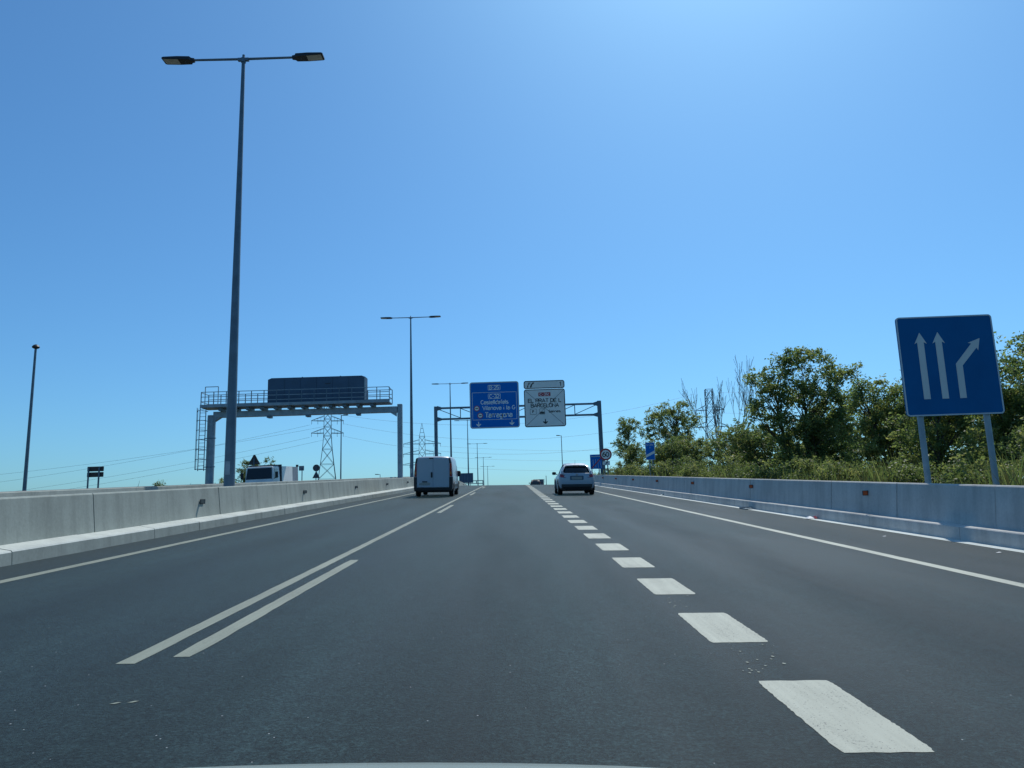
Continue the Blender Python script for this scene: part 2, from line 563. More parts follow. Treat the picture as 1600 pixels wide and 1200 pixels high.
def lettering(body, size, x, z, y, mat, parent, align='CENTER', width=None, space=1.0, bold=1.2):
    """flat stroke lettering on a sign that faces -y; size is about 1.4 x the cap height"""
    sc = size*.7/6
    adv = sum(GL[c][0] for c in body) - .6
    wx = (width/(adv+bold*.5))/sc if width else 1.0
    cur = x - adv*sc*wx/2
    m = MB()
    hw = bold*sc*.5
    ht = 6
    o = None
    for c in body:
        a, strokes = GL[c]
        if c == ' ':
            o = m.build('lettering', mat, parent, fix=False)
            m = MB()
        for st in strokes:
            pts = [Vector((cur+px*sc*wx, z+(pz-ht/2)*sc)) for px, pz in st]
            closed = (pts[0]-pts[-1]).length < 1e-4
            if closed:
                pts = pts[:-1]
            n = len(pts)
            L, Rr = [], []
            for k, p in enumerate(pts):
                a_ = pts[(k-1) % n] if (closed or k > 0) else None
                b_ = pts[(k+1) % n] if (closed or k < n-1) else None
                d1 = (p-a_).normalized() if a_ is not None else None
                d2 = (b_-p).normalized() if b_ is not None else None
                if d1 is None:
                    d = d2
                    kk = 1
                elif d2 is None:
                    d = d1
                    kk = 1
                else:
                    d = (d1+d2)
                    d = d.normalized() if d.length > 1e-6 else d1
                    kk = 1/max(.55, d.dot(d1))
                nn = Vector((-d.y, d.x))*hw*kk
                L.append(p+nn)
                Rr.append(p-nn)
            for k in range(n if closed else n-1):
                q = (k+1) % n
                m.add([(L[k].x, y, L[k].y), (L[q].x, y, L[q].y), (Rr[q].x, y, Rr[q].y), (Rr[k].x, y, Rr[k].y)], [(0, 1, 2, 3)])
        cur += a*sc*wx
    o = m.build('lettering', mat, parent, fix=False)
    return o

# ------------------------------------------------------------------ the lie of the road
def drop(y):
    if y < 60:
        return 0.0
    if y < 140:
        return 0.073/160*(y-60)**2
    return 2.92 + 0.073*(min(y, 200)-140) + max(0, y-200)*0.06

def prof(y):
    return GRADE*y - drop(y)

def zr(x, y):
    return prof(y) - CROSS*x

def z2(x, y):
    return prof(y) + 0.16 + CROSS*(x+8)

YS = [-30, -15, -5] + list(range(0, 60, 6)) + list(range(60, 145, 4)) + [150, 165, 180, 200, 230, 270, 330, 400]

def strip(x0, x1, zf, dz, ys=YS, nx=2, name='strip', mat='asphalt', parent=None, kind=None):
    xs = np.linspace(x0, x1, nx)
    m = MB()
    vs = [(x, y, zf(x, y)+dz) for y in ys for x in xs]
    fs = []
    for i in range(len(ys)-1):
        for k in range(nx-1):
            a = i*nx+k
            fs.append((a, a+1, a+1+nx, a+nx))
    m.add(vs, fs)
    o = m.build(name, mat, parent, fix=False)
    if kind:
        o['kind'] = kind
    return o

def gz(x, y):
    """open land: level with the road beside it, then falling to the plain"""
    base = prof(max(-30, min(y, 330))) - 0.55
    if x > 7:
        base += -0.16 + 0.35*min(1, max(0, (x-8)/3.0))
    d = max(0, abs(x+4) - 34)/60.0
    e = max(0, abs(y-150) - 220)/200.0
    t = min(1.0, max(d, e))
    t = t*t*(3-2*t)
    return base*(1-t) + (-3.0)*t

gx = [-9000, -3000, -800, -300, -160, -100, -80, -60, -45, -36, -28, -24, -16, -9, -4, 4, 7.6, 8, 9.5, 11, 14, 18, 24, 30, 38, 50, 70, 90, 130, 300, 800, 3000, 9000]
gy = [-3000, -600, -200, -60] + YS + [460, 600, 1200, 3000, 9000]
m = MB()
nx = len(gx)
m.add([(x, y, gz(x, y)) for y in gy for x in gx],
      [(i*nx+k, i*nx+k+1, (i+1)*nx+k+1, (i+1)*nx+k) for i in range(len(gy)-1) for k in range(nx-1)])
ground = m.build('ground', 'earth', fix=False)
ground['kind'] = 'structure'

road = strip(-5.62, 4.88, zr, 0, nx=6, name='road', mat='asphalt', kind='structure')
strip(-6.7, -5.62, zr, 0, name='road_shoulder_left', mat='asphalt_shoulder', kind='structure')
strip(4.88, 6.85, zr, 0, name='road_shoulder_right', mat='asphalt_shoulder', kind='structure')
strip(-22.4, -9.25, z2, 0, nx=4, name='opposite_road', mat='asphalt_opposite', kind='structure')
strip(-9.0, -7.2, zr, 0.78, name='median_fill', mat='concrete_dull', kind='structure')
strip(6.85, 7.12, zr, 0.004, name='gutter_strip', mat='concrete_gutter', kind='structure')

# painted markings, each a sheet 4 mm above the asphalt, with slightly ragged edges
def mark(name, x0, x1, y0, y1, mat, zf=zr, rag=0.006, step=0.12, taper=0.0, parent=road):
    n = max(2, min(160, int((y1-y0)/step)))
    L, Rr = [], []
    for i in range(n+1):
        y = y0 + (y1-y0)*i/n
        e = .012*max(0, 1-min(i, n-i)*(y1-y0)/n/.05) if rag > .0035 else 0
        jx = random.uniform(-rag, rag) + e
        kx = random.uniform(-rag, rag) - e
        L.append((x0+jx, y + (random.uniform(-rag, rag) if i in (0, n) else 0)))
        Rr.append((x1+kx, y + (random.uniform(-rag, rag) if i in (0, n) else 0)))
    cols = 7
    vs = []
    for a, b in zip(L, Rr):
        for k in range(cols):
            t = k/(cols-1)
            end = a is L[0] or a is L[-1]
            yy = a[1]*(1-t)+b[1]*t + (random.uniform(-rag, rag)*1.5 if end and 0 < k < cols-1 else 0)
            xx = a[0] if k == 0 else b[0] if k == cols-1 else x0*(1-t)+x1*t
            vs.append((xx, yy, zf(xx, yy)+0.002))
    m = MB()
    m.add(vs, [(i*cols+k, i*cols+k+1, (i+1)*cols+k+1, (i+1)*cols+k) for i in range(n) for k in range(cols-1)])
    return m.build(name, mat, parent, fix=False)

def long_line(name, x0, x1, ya, yb, mat, zf=zr, parent=road):
    ys = [y for y in np.arange(ya, min(yb, 30), 0.25)] + [y for y in np.arange(max(30, ya), yb, 3.0)] + [yb]
    m = MB()
    vs = []
    for y in ys:
        r = 0.004 if y < 30 else 0.0
        for x in (x0+random.uniform(-r, r), x1+random.uniform(-r, r)):
            vs.append((x, y, zf(x, y)+0.002))
    m.add(vs, [(2*i, 2*i+1, 2*i+3, 2*i+2) for i in range(len(ys)-1)])
    return m.build(name, mat, parent, fix=False)

long_line('edge_line', -5.78, -5.62, -20, 330, 'paint_worn')
long_line('edge_line', 4.88, 5.04, -20, 330, 'paint_white')
long_line('lane_line', -2.47, -2.35, 4.82, 330, 'paint_worn')
for k in range(14):
    mark('lane_dash', -2.2, -2.07, 4.98+17*k, 10.28+17*k, 'paint_worn', step=0.2, rag=0.004)
for k in range(-2, 60):
    y = 3.24 + 1.975*k
    mark('lane_block', 1.31, 1.7, y, y+1.05, 'paint_white', step=0.02 if k < 8 else 0.3, rag=0.0036 if k < 8 else 0.003)
long_line('edge_line', -9.98, -9.84, -20, 330, 'paint_worn', z2, None if False else bpy.data.objects['opposite_road'])
long_line('edge_line', -21.6, -21.46, -20, 330, 'paint_worn', z2, bpy.data.objects['opposite_road'])
for k in range(18):
    for xx in (-13.7, -17.5):
        mark('lane_dash', xx, xx+0.12, 17*k, 5+17*k, 'paint_worn', z2, parent=bpy.data.objects['opposite_road'], step=1.0, rag=0)
# drips of paint between the wide blocks and an old scrap of line
m = MB()
for k in range(70):
    y = random.choice([4.45, 6.5, 8.4, 10.4]) + random.uniform(0, 0.75)
    x = random.choice([1.36, 1.6, 1.42]) + random.gauss(0, 0.03)
    r = random.uniform(0.003, 0.011)
    m.add([(x+r*cos(a)*random.uniform(.6, 1.2), y+r*2*sin(a), zr(x, y)+0.003) for a in [2*pi*j/7 for j in range(7)]], [tuple(range(7))])
for x, y in ((-2.05, 4.02), (-1.97, 4.04)):
    m.add([(x-.025, y-.016, zr(x, y)+.002), (x+.005, y-.018, zr(x, y)+.002), (x+.025, y+.014, zr(x, y)+.002), (x, y+.018, zr(x, y)+.002)], [(0, 1, 2, 3)])
o = m.build('paint_spots', 'paint_worn', road, fix=False)
o['kind'] = 'stuff'

# ------------------------------------------------------------------ concrete barriers
def barrier(name, label, sgn, x_foot, zf, y0, y1, seg, kerb, ph, kerb_seg=2.0, gap=0.02, in_=0.0, mat='concrete', kmat='concrete_kerb_sunlit'):
    """stepped road barrier: a row of upright panels behind a row of low kerb blocks"""
    root = empty_thing(name, label, 'barrier', (0, 0, 0))
    xs = lambda d: x_foot + sgn*d
    # panel cross-section (distance from the foot, height)
    P = [(0.30, 0.0), (0.31, 0.24), (0.375, 0.855), (0.39, 0.875), (0.56, 0.875), (0.575, 0.86), (0.60, 0.0)]
    P = [(d-in_, h) for d, h in P]
    y = y0 + ph
    while y < y1:
        ye = min(y+seg, y1)
        s = random.uniform(-0.006, 0.006)
        a = [(xs(d)+sgn*s, y+gap/2, zf(xs(d), y)+h) for d, h in P]
        b = [(xs(d)+sgn*s, ye-gap/2, zf(xs(d), ye)+h) for d, h in P]
        MB().loft([a, b]).build('panel', mat, root)
        y = ye
    # dark backing seen through the joints
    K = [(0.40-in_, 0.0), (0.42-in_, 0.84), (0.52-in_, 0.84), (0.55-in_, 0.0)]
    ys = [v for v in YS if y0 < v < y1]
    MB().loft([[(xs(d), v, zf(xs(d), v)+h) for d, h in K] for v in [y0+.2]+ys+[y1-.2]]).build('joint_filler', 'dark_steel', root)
    if kerb:
        Kb = [(0.0, -0.02), (0.012, 0.165), (0.03, 0.185), (0.325, 0.235), (0.325, -0.02)] if not in_ else [(0.0, -0.02), (0.012, 0.21), (0.025, 0.225), (0.325-in_, 0.238), (0.325-in_, -0.02)]
        y = y0 + ph*0.4
        while y < y1:
            sg = kerb_seg if y < 90 else 8.0
            ye = min(y+sg, y1)
            s = random.uniform(-0.006, 0.006)
            hz = random.uniform(-0.004, 0.004)
            a = [(xs(d)+sgn*s, y+0.006, zf(xs(d), y)+h+hz) for d, h in Kb]
            b = [(xs(d)+sgn*s, ye-0.006, zf(xs(d), ye)+h+hz) for d, h in Kb]
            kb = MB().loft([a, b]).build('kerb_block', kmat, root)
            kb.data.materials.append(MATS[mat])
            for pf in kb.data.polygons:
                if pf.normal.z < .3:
                    pf.material_index = 1  # light put into the colour: upright faces darker than the kerb tops
            y = ye
    return root

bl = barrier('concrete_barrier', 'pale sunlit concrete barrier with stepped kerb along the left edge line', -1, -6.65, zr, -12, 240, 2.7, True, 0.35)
br = barrier('concrete_barrier', 'shaded blue-grey concrete barrier with orange reflectors below the trees', 1, 7.1, zr, -12, 240, 2.91, True, 0.19, kerb_seg=3.0, in_=0.1, mat='concrete_pale', kmat='concrete_pale')
bm_ = barrier('concrete_barrier', 'concrete barrier of the opposite carriageway showing just above the left barrier', 1, -9.55, lambda x, y: z2(x, y)+.06, -12, 240, 6.0, False, 0.0)

# reflectors fixed to the barriers
def reflector(root, sgn, xw, y, h, lens):
    z = zr(xw, y)
    b = MB()
    b.box((xw-sgn*0.012, y+0.07, z+h), (0.022, 0.2, 0.085))
    b.box((xw-sgn*0.06, y-0.03, z+h), (0.12, 0.012, 0.1))
    o = b.build('reflector', 'dark_steel', root)
    l = MB()
    l.box((xw-sgn*0.066, y-0.04, z+h), (0.088, 0.008, 0.08))
    l.build('lens', lens, o)
    return o

y = 16.95 - 8.38*2
while y < 130:
    reflector(bl, -1, -6.992, y, 0.57, 'reflector_grey')
    y += 8.38
y = 15.55 - 7.35*2
while y < 130:
    reflector(br, 1, 7.355, y, 0.65, 'reflector_orange')
    y += 7.35

# wedges added as sun streaks on the right kerb; outlet in the gutter
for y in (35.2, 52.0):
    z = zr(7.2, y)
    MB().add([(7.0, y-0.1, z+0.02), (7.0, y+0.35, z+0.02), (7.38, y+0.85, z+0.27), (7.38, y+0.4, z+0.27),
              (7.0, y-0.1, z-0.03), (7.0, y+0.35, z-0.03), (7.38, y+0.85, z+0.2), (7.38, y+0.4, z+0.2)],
             [(0, 1, 2, 3), (4, 7, 6, 5), (0, 4, 5, 1), (1, 5, 6, 2), (2, 6, 7, 3), (3, 7, 4, 0)]).build('sun_streak_wedge', 'concrete_kerb_sunlit', br)
m = MB()
yz = 22.3
m.add([(6.78, yz-.35, zr(6.8, yz)+.012), (7.05, yz-.2, zr(7, yz)+.012), (7.07, yz+.35, zr(7, yz)+.06), (6.8, yz+.3, zr(6.8, yz)+.06),
       (6.78, yz-.35, zr(6.8, yz)-.02), (7.05, yz-.2, zr(7, yz)-.02), (7.07, yz+.35, zr(7, yz)-.02), (6.8, yz+.3, zr(6.8, yz)-.02)],
      [(0, 1, 2, 3), (0, 4, 5, 1), (1, 5, 6, 2), (2, 6, 7, 3), (3, 7, 4, 0)])
for k in range(5):
    m.box((6.92, yz-.2+.1*k, zr(6.92, yz)+.05), (0.24, 0.02, 0.03))
m.build('drain_cover', 'galvanised_dark', br)

# guard rail on the far side of the opposite carriageway
gr = empty_thing('guard_rail', 'dark steel guard rail along the far side of the opposite carriageway', 'guard rail')
prof_w = [(0, .58), (.05, .64), (0, .7), (.05, .76), (0, .82), (-.02, .82), (.03, .76), (-.02, .7), (.03, .64), (-.02, .58)]
yy = -10
while yy < 150:
    ye = yy+8
    MB().loft([[(-22.3+d, q, z2(-22.3, q)+h) for d, h in prof_w] for q in (yy, ye)]).build('rail', 'galvanised_dark', gr)
    MB().loft([[(-22.3+d, q, z2(-22.3, q)+h+.3) for d, h in prof_w] for q in (yy, ye)]).build('rail', 'dark_steel', gr)
    MB().box((-22.42, yy+.5, z2(-22.4, yy+.5)+.5), (.1, .06, 1.2)).build('post', 'galvanised_dark', gr)
    yy = ye

# ------------------------------------------------------------------ street lamps in the median
def lamp_head(root, sgn, x, z):
    """flat LED head at the arm end; sgn gives the side"""
    tilt = 0.02
    b = MB()
    secs = []
    for d, w, t0, t1 in ((0.0, 0.05, -.045, .045), (0.09, .07, -.05, .05), (0.13, .14, -.05, .06), (0.5, .165, -.045, .055), (0.93, .17, -.03, .035), (0.98, .155, -.02, .02)):
        zz = z + d*tilt
        secs.append([(x+sgn*d, -w, zz+t0), (x+sgn*d, w, zz+t0), (x+sgn*d, w*.92, zz+t1), (x+sgn*d, -w*.92, zz+t1)])
    b.loft(secs)
    o = b.build('lamp_head', 'lamp_black', root)
    l = MB()
    l.add([(x+sgn*.48, -.135, z+.0096-.045-.006), (x+sgn*.48, .135, z+.0096-.045-.006), (x+sgn*.93, .14, z+.0186-.03-.006), (x+sgn*.93, -.14, z+.0186-.03-.006),
           (x+sgn*.48, -.135, z), (x+sgn*.48, .135, z), (x+sgn*.93, .14, z+.01), (x+sgn*.93, -.14, z+.01)],
          [(0, 1, 2, 3), (4, 7, 6, 5), (0, 4, 5, 1), (1, 5, 6, 2), (2, 6, 7, 3), (3, 7, 4, 0)])
    l.build('lens', 'lamp_glass', o)
    k = MB()
    k.lathe([(.022, 0), (.022, .02)], 10, 'z', (x+sgn*.28, 0, z-.045))
    k.build('sensor', 'galvanised_dark', o)
    return o

def street_lamp(label, y):
    h = 14.15
    root = empty_thing('street_lamp', label, 'street lamp', (-8.0, y, zr(-8, y)), (0, 0, 0), 'twin-arm street lamps along the median')
    p = MB()
    p.tube([(0, 0, 0), (0, 0, 1.2), (0, 0, h)], [.155, .15, .052], 16)
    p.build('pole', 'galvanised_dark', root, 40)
    c = MB()
    c.lathe([(.075, h-.12), (.075, h+.03), (.04, h+.06), (.04, h+.14)], 12, 'z')
    c.box((0, 0, h-.02), (.34, .09, .09))
    c.build('pole_cap', 'galvanised_dark', root)
    for s in (-1, 1):
        a = MB()
        a.tube([(s*.1, 0, h), (s*1.56, 0, h+.01)], [.038, .034], 10)
        a.build('arm', 'galvanised_dark', root, 40)
        lamp_head(root, s, s*1.53, h+.005)
    bt = MB()
    bt.box((0.0, -.156, 1.35), (.13, .012, .38))
    bt.build('service_hatch', 'galvanised', root)
    MB().box((0, 0, .03), (.42, .42, .06)).build('base_plate', 'galvanised', root)
    return root

names = ['tall twin-arm street lamp in the median, nearest and rising to the top of the view',
         'second nearest twin-arm street lamp, beside the right post of the grey gantry',
         'third nearest twin-arm street lamp, just left of the blue overhead sign',
         'fourth nearest twin-arm street lamp, its head behind the blue overhead sign edge',
         'fifth nearest twin-arm street lamp, well below the blue overhead sign',
         'sixth twin-arm street lamp of the median row, small beyond the crest',
         'farthest twin-arm street lamp of the median row, lowest above the crest']
for nme, y in zip(names, (21.32, 60.6, 101.0, 141.5, 181.5, 220.5, 259)):
    street_lamp(nme, y)

def single_lamp(label, x, y, h, z0, side, mat='galvanised_dark', r=.09):
    root = empty_thing('street_lamp', label, 'street lamp', (x, y, z0))
    MB().tube([(0, 0, 0), (0, 0, h)], [r*1.25, r*.7], 10).build('pole', mat, root, 40)
    MB().tube([(0, 0, h-.05), (side*.5, 0, h)], .045, 8).build('arm', mat, root)
    b = MB()
    b.loft([[(side*d, -w, h-.06+t), (side*d, w, h-.06+t), (side*d, w, h+.07+t), (side*d, -w, h+.07+t)] for d, w, t in ((.3, .09, 0), (.45, .17, .01), (1.0, .16, .03))])
    b.build('lamp_head', 'lamp_black', root)
    return root

single_lamp('slim single-arm lamp post beside the left lattice pylon under the gantry', -24.95, 110, 12.6, 3.6, 1)
single_lamp('slim single-arm lamp post left of the white car roof', 10.4, 150, 13.2, 3.0, -1)
single_lamp('tiny single lamp peeping over the left barrier near the gantry post', -26.15, 150, 6.3, 3.2, -1, r=.07)
t = empty_thing('lamp_mast', 'lone slim mast with a small domed lamp far left', 'lamp mast', (-45.3, 70, 2.2))
MB().tube([(0, 0, 0), (0, 0, 16.0)], [.18, .1], 12).build('pole', 'galvanised_dark', t, 40)
MB().lathe([(.1, 15.85), (.3, 15.95), (.34, 16.06), (.22, 16.22), (.06, 16.3)], 16, 'z').build('lamp_head', 'lamp_black', t, 40)
t = empty_thing('slim_pole', 'thin bare pole standing on the crest left of the white car', 'pole', (6.4+2.0, 140*1.28, 2.4))
MB().tube([(0, 0, 0), (0, 0, 7.1)], [.09, .07], 8).build('pole', 'galvanised_dark', t)
MB().box((0, 0, 7.15), (.2, .2, .1)).build('pole_cap', 'galvanised_dark', t)

# ------------------------------------------------------------------ grey message gantry over the opposite carriageway
GY = 57.5
root = empty_thing('message_gantry', 'grey steel gantry with a walkway over the opposite carriageway', 'gantry', (0, GY, 0))
zb0, zb1 = z2(-23.1, GY)-.3, zr(-8.48, GY)+.3
pl = MB()
pl.tube([(-23.1, 0, zb0), (-23.1, 0, 9.3)], .31, 16)
pl.build('post', 'galvanised', root, 40)
pr = MB()
pr.box((-8.48, 0, (zb1+9.75)/2), (.37, .37, 9.75-zb1))
pr.build('post', 'galvanised', root)
bevel_mod(root.children[-1], .03)
bt0, bt1 = 9.28, 9.56           # beam height at its left and right ends
def bz(x):
    return 9.22 + (x+23.1)/14.62*0.0
def gb(x0, x1, y0, y1, za, zb, name, mat='galvanised'):
    return MB().box(((x0+x1)/2, (y0+y1)/2, (za+zb)/2), (x1-x0, y1-y0, zb-za)).build(name, mat, root)
gb(-22.9, -8.68, -.25, .25, 9.12, 9.56, 'beam')
for x in (-22.75, -8.85):
    s = 1 if x < -15 else -1
    MB().plate([(x-s*.1, 8.8), (x-s*.1, 9.118), (x+s*.4, 9.118)], -.2, .2).build('bracket', 'galvanised', root)
for x in (-18.6, -15.6, -11.7):
    gb(x-.15, x+.15, -.29, .29, 8.97, 9.118, 'splice', 'galvanised_dark')
x = -22.2
while x < -9.6:
    gb(x-.13, x+.13, -.75, .5, 9.563, 9.8, 'support', 'galvanised_dark')
    x += 1.06
gb(-23.65, -9.15, -.95, .55, 9.8, 9.88, 'walkway', 'galvanised')
gb(-23.65, -9.15, -.99, -.952, 9.8, 10.02, 'toe_board', 'galvanised')
for yf, hh in ((-.93, 1.12), (.5, 1.12)):
    x = -23.6
    while x < -9.1:
        if yf < 0 or not (-18.6 < x < -11.2):
            MB().beam((x, yf, 9.88), (x, yf, 9.88+hh), .055).build('railing_post', 'galvanised_dark', root)
        x += .963
    for q in (.38, .74, 1.12):
        if yf < 0:
            MB().beam((-23.6, yf, 9.88+q), (-9.2, yf, 9.88+q), .045).build('railing_bar', 'galvanised', root)
        else:
            MB().beam((-23.6, yf, 9.88+q), (-18.8, yf, 9.88+q), .045).build('railing_bar', 'galvanised', root)
            MB().beam((-11.1, yf, 9.88+q), (-9.2, yf, 9.88+q), .045).build('railing_bar', 'galvanised', root)
for xx in (-23.62, -9.2):
    for q in (.38, 1.1):
        MB().beam((xx, -.93, 9.88+q), (xx, .5, 9.88+q), .045).build('railing_bar', 'galvanised', root)
for a, b in (((-23.3, -.93, 9.9), (-23.3, -.93, 11.4)), ((-22.3, -.93, 9.9), (-22.3, -.93, 11.4)), ((-23.3, -.93, 11.4), (-22.3, -.93, 11.4))):
    MB().beam(a, b, .05).build('ladder_gate', 'galvanised', root)
# message cabinet: back with vertical sheet joints, chamfered top corners
cab = MB()
cab.plate([(-18.78, 9.95), (-11.15, 9.95), (-11.15, 11.98), (-11.45, 12.1), (-18.5, 12.1), (-18.78, 11.98)], -.1, .75)
cabo = cab.build('message_cabinet', 'cabinet_grey', root)
for k in range(6):
    x0 = -18.72+k*1.255
    MB().box((x0+.62, -.115, 11.0), (1.225, .02, 2.02)).build('cabinet_sheet', 'cabinet_grey', cabo)
MB().box((-14.1, -.135, 11.55), (.42, .02, .07)).build('vent', 'dark_steel', cabo)
for xx in (-16.2, -13.2):
    MB().lathe([(.05, 12.1), (.05, 12.2)], 8, 'z', (xx, .3, 0)).build('lifting_eye', 'dark_steel', cabo)
MB().beam((-11.2, -.14, 10.0), (-11.2, -.14, 11.95), .09).build('corner_strip', 'galvanised', cabo)
# caged ladder on the left post
for xx in (-23.55, -23.1+.0):
    MB().beam((xx-.25, -.55, 5.0), (xx-.25, -.55, 9.9), .05).build('ladder_rail', 'galvanised_dark', root)
for k in range(17):
    MB().beam((-23.8, -.55, 5.1+.29*k), (-23.35, -.55, 5.1+.29*k), .03).build('rung', 'galvanised_dark', root)
for k in range(7):
    z = 5.1+.74*k
    arc = [(-23.58+.38*cos(a), -.55+.62*sin(a)*-1, z) for a in np.linspace(0, pi, 9)]
    MB().tube(arc, .025, 6).build('cage_hoop', 'galvanised_dark', root)
for a in (pi*.75, pi*.99):
    xx, yy = -23.58+.38*cos(a), -.55-.62*sin(a)
    MB().beam((xx, yy, 5.1), (xx, yy, 9.8), .03).build('cage_bar', 'galvanised_dark', root)
for z in (5.3, 7.5):
    MB().beam((-23.5, -.3, z), (-22.6, -.3, z), .06).build('ladder_clamp', 'galvanised_dark', root)

# ------------------------------------------------------------------ sign gantry over our carriageway
SY = 83.3
root = empty_thing('sign_gantry', 'slim steel truss gantry carrying the two overhead direction signs', 'gantry', (0, SY, 0))
xl, xr_ = -8.25, 10.2
zl, zR = zr(xl, SY), zr(xr_, SY)-.2
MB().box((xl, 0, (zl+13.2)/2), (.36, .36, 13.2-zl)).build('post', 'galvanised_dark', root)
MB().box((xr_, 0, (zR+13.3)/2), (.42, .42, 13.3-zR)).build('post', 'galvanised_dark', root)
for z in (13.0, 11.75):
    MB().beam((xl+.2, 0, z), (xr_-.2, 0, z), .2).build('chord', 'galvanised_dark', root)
    for s, x in ((1, xl+.18), (-1, xr_-.2)):
        MB().plate([(x, z-.25), (x, z+.25), (x+s*.45, z+.12), (x+s*.45, z-.12)], -.16, .16).build('gusset', 'galvanised_dark', root)
xs_ = np.linspace(xl+.2, xr_-.2, 8)
for k in range(7):
    a, b = xs_[k], xs_[k+1]
    if k < 3:
        MB().beam((a, 0, 12.92), (b, 0, 11.85), .07).build('diagonal', 'galvanised_dark', root)
    else:
        MB().beam((a, 0, 11.85), (b, 0, 12.92), .07).build('diagonal', 'galvanised_dark', root)
    if k:
        MB().beam((a, 0, 11.85), (a, 0, 12.9), .09).build('strut', 'galvanised_dark', root)

def down_arrow(x, z, s, y, mat, parent):
    poly = [(x-.09*s, z+.5*s), (x-.09*s, z), (x-.42*s, z+.12*s), (x-.42*s, z-.05*s), (x, z-.42*s), (x+.42*s, z-.05*s), (x+.42*s, z+.12*s), (x+.09*s, z), (x+.09*s, z+.5*s)]
    return MB().plate(poly, y-.006, y).build('arrow', mat, parent)

def frame(x0, x1, z0, z1, w, y, mat, parent, r=.05, name='frame_line'):
    return MB().ring(rrect(x0, x1, z0, z1, r), rrect(x0+w, x1-w, z0+w, z1-w, max(.01, r-w)), y-.006, y).build(name, mat, parent)

# blue sign 5.55 x 5.25
root = empty_thing('direction_sign', 'large blue overhead sign reading Castelldefels, Vilanova and Tarragona', 'road sign', (-1.6, SY-.42, 10.53))
W, Hh = 5.55, 5.25
MB().plate(rrect(-W/2, W/2, 0, Hh, .28), 0, .12).build('panel', 'sign_blue', root)
yf = 0.0
frame(-W/2, W/2, 0, Hh, .13, yf-.001, 'sign_rim', root, .28, 'rim')
frame(-W*.45, W*.45, Hh*.18, Hh*.775, .045, yf-.001, 'sign_white', root, .03)
for body, zc in (('B-25', Hh*.875), ('C-32', Hh*.685)):
    frame(-.7, .7, zc-.29, zc+.29, .05, yf-.001, 'sign_white', root, .06)
    lettering(body, .56, 0, zc, yf-.004, 'sign_letter', root, width=1.12)
lettering('Castelldefels', .6, 0.0, Hh*.56, yf-.004, 'sign_letter', root, width=3.1)
lettering('Vilanova i la G', .6, .48, Hh*.435, yf-.004, 'sign_letter', root, width=3.7)
lettering('Tarragona', .78, .45, Hh*.285, yf-.004, 'sign_letter', root, width=3.1)
for x, z in ((-2.0, Hh*.43), (-1.63, Hh*.275)):
    MB().plate(circle(x, z, .32), yf-.007, yf-.001).build('toll_disc', 'sign_red', root)
    MB().plate(circle(x, z, .24), yf-.012, yf-.0075).build('toll_disc', 'sign_white', root)
    MB().plate(rrect(x-.15, x+.15, z-.05, z+.05, .02), yf-.016, yf-.0125).build('toll_mark', 'sign_black', root)
down_arrow(-1.83, Hh*.085, .62, yf-.001, 'sign_white', root)
down_arrow(1.9, Hh*.1, .62, yf-.001, 'sign_white', root)
for x in (-1.7, 1.7):
    MB().box((x, .2, 1.85), (.12, .158, 2.4)).build('bracket', 'galvanised_dark', root)

# white exit sign 4.6 wide: tab on top, main board below
root = empty_thing('exit_sign', 'white overhead exit sign for El Prat with a thin cross over it', 'road sign', (4.05, SY-.42, 10.5))
W, Hm = 4.62, 4.28
MB().plate(rrect(-W/2, W/2, 0, Hm, .25), 0, .12).build('panel', 'sign_white', root)
frame(-W/2, W/2, 0, Hm, .1, -.001, 'sign_black', root, .25, 'rim')
tabp = MB().plate(rrect(-W/2, W/2, Hm+.06, Hm+.98, .25), 0, .12).build('tab_panel', 'sign_white', root)
frame(-W/2, W/2, Hm+.06, Hm+.98, .1, -.001, 'sign_black', root, .25, 'rim')
lettering('1', .6, W*.4, Hm+.53, -.004, 'sign_black', root)
# exit symbol: road edges and a leaving branch
for poly in ([(-1.95, .2), (-1.82, .2), (-1.68, .78), (-1.74, .78)], [(-1.62, .2), (-1.42, .2), (-1.36, .5), (-1.2, .62), (-1.22, .72), (-1.4, .62), (-1.5, .5)], [(-1.66, .55), (-1.58, .55), (-1.55, .8), (-1.62, .8)], [(-1.35, .7), (-1.2, .82), (-1.12, .6)]):
    MB().plate([(x, z+Hm+.02) for x, z in poly], -.007, -.001).build('exit_symbol', 'sign_black', root)
for s in (-1, 1):
    MB().beam((-s*2.1, -.003, .2), (s*2.1, -.003, Hm-.2), .01, .035).build('cross_bar', 'sign_back', root)
MB().plate(rrect(-.68, .68, Hm*.81, Hm*.91, .05), -.012, -.006).build('road_number_plate', 'sign_red', root)
lettering('C-31c', .38, 0, Hm*.86, -.016, 'sign_letter', root, width=1.1)
lettering('EL PRAT DE L', .56, 0, Hm*.695, -.011, 'sign_black', root, width=3.75)
lettering('BARCELONA', .56, 0, Hm*.565, -.011, 'sign_black', root, width=3.15)
lettering('Salines', .36, 1.05, Hm*.405, -.011, 'sign_black', root, width=1.35)
frame(-1.68, -.98, Hm*.33, Hm*.48, .03, -.008, 'sign_black', root, .02)
lettering('P', .4, -1.33, Hm*.405, -.011, 'sign_black', root)
frame(-.62, -.02, Hm*.33, Hm*.48, .03, -.008, 'sign_black', root, .02)
MB().plate([(-.58, Hm*.345), (-.58, Hm*.38), (-.4, Hm*.42), (-.38, Hm*.385), (-.22, Hm*.42), (-.2, Hm*.385), (-.07, Hm*.4), (-.07, Hm*.345)], -.014, -.008).build('factory_symbol', 'sign_black', root)
down_arrow(0, Hm*.13, .62, -.006, 'sign_black', root)
for x in (-1.4, 1.4):
    MB().box((x, .2, 1.85), (.12, .158, 2.4)).build('bracket', 'galvanised_dark', root)

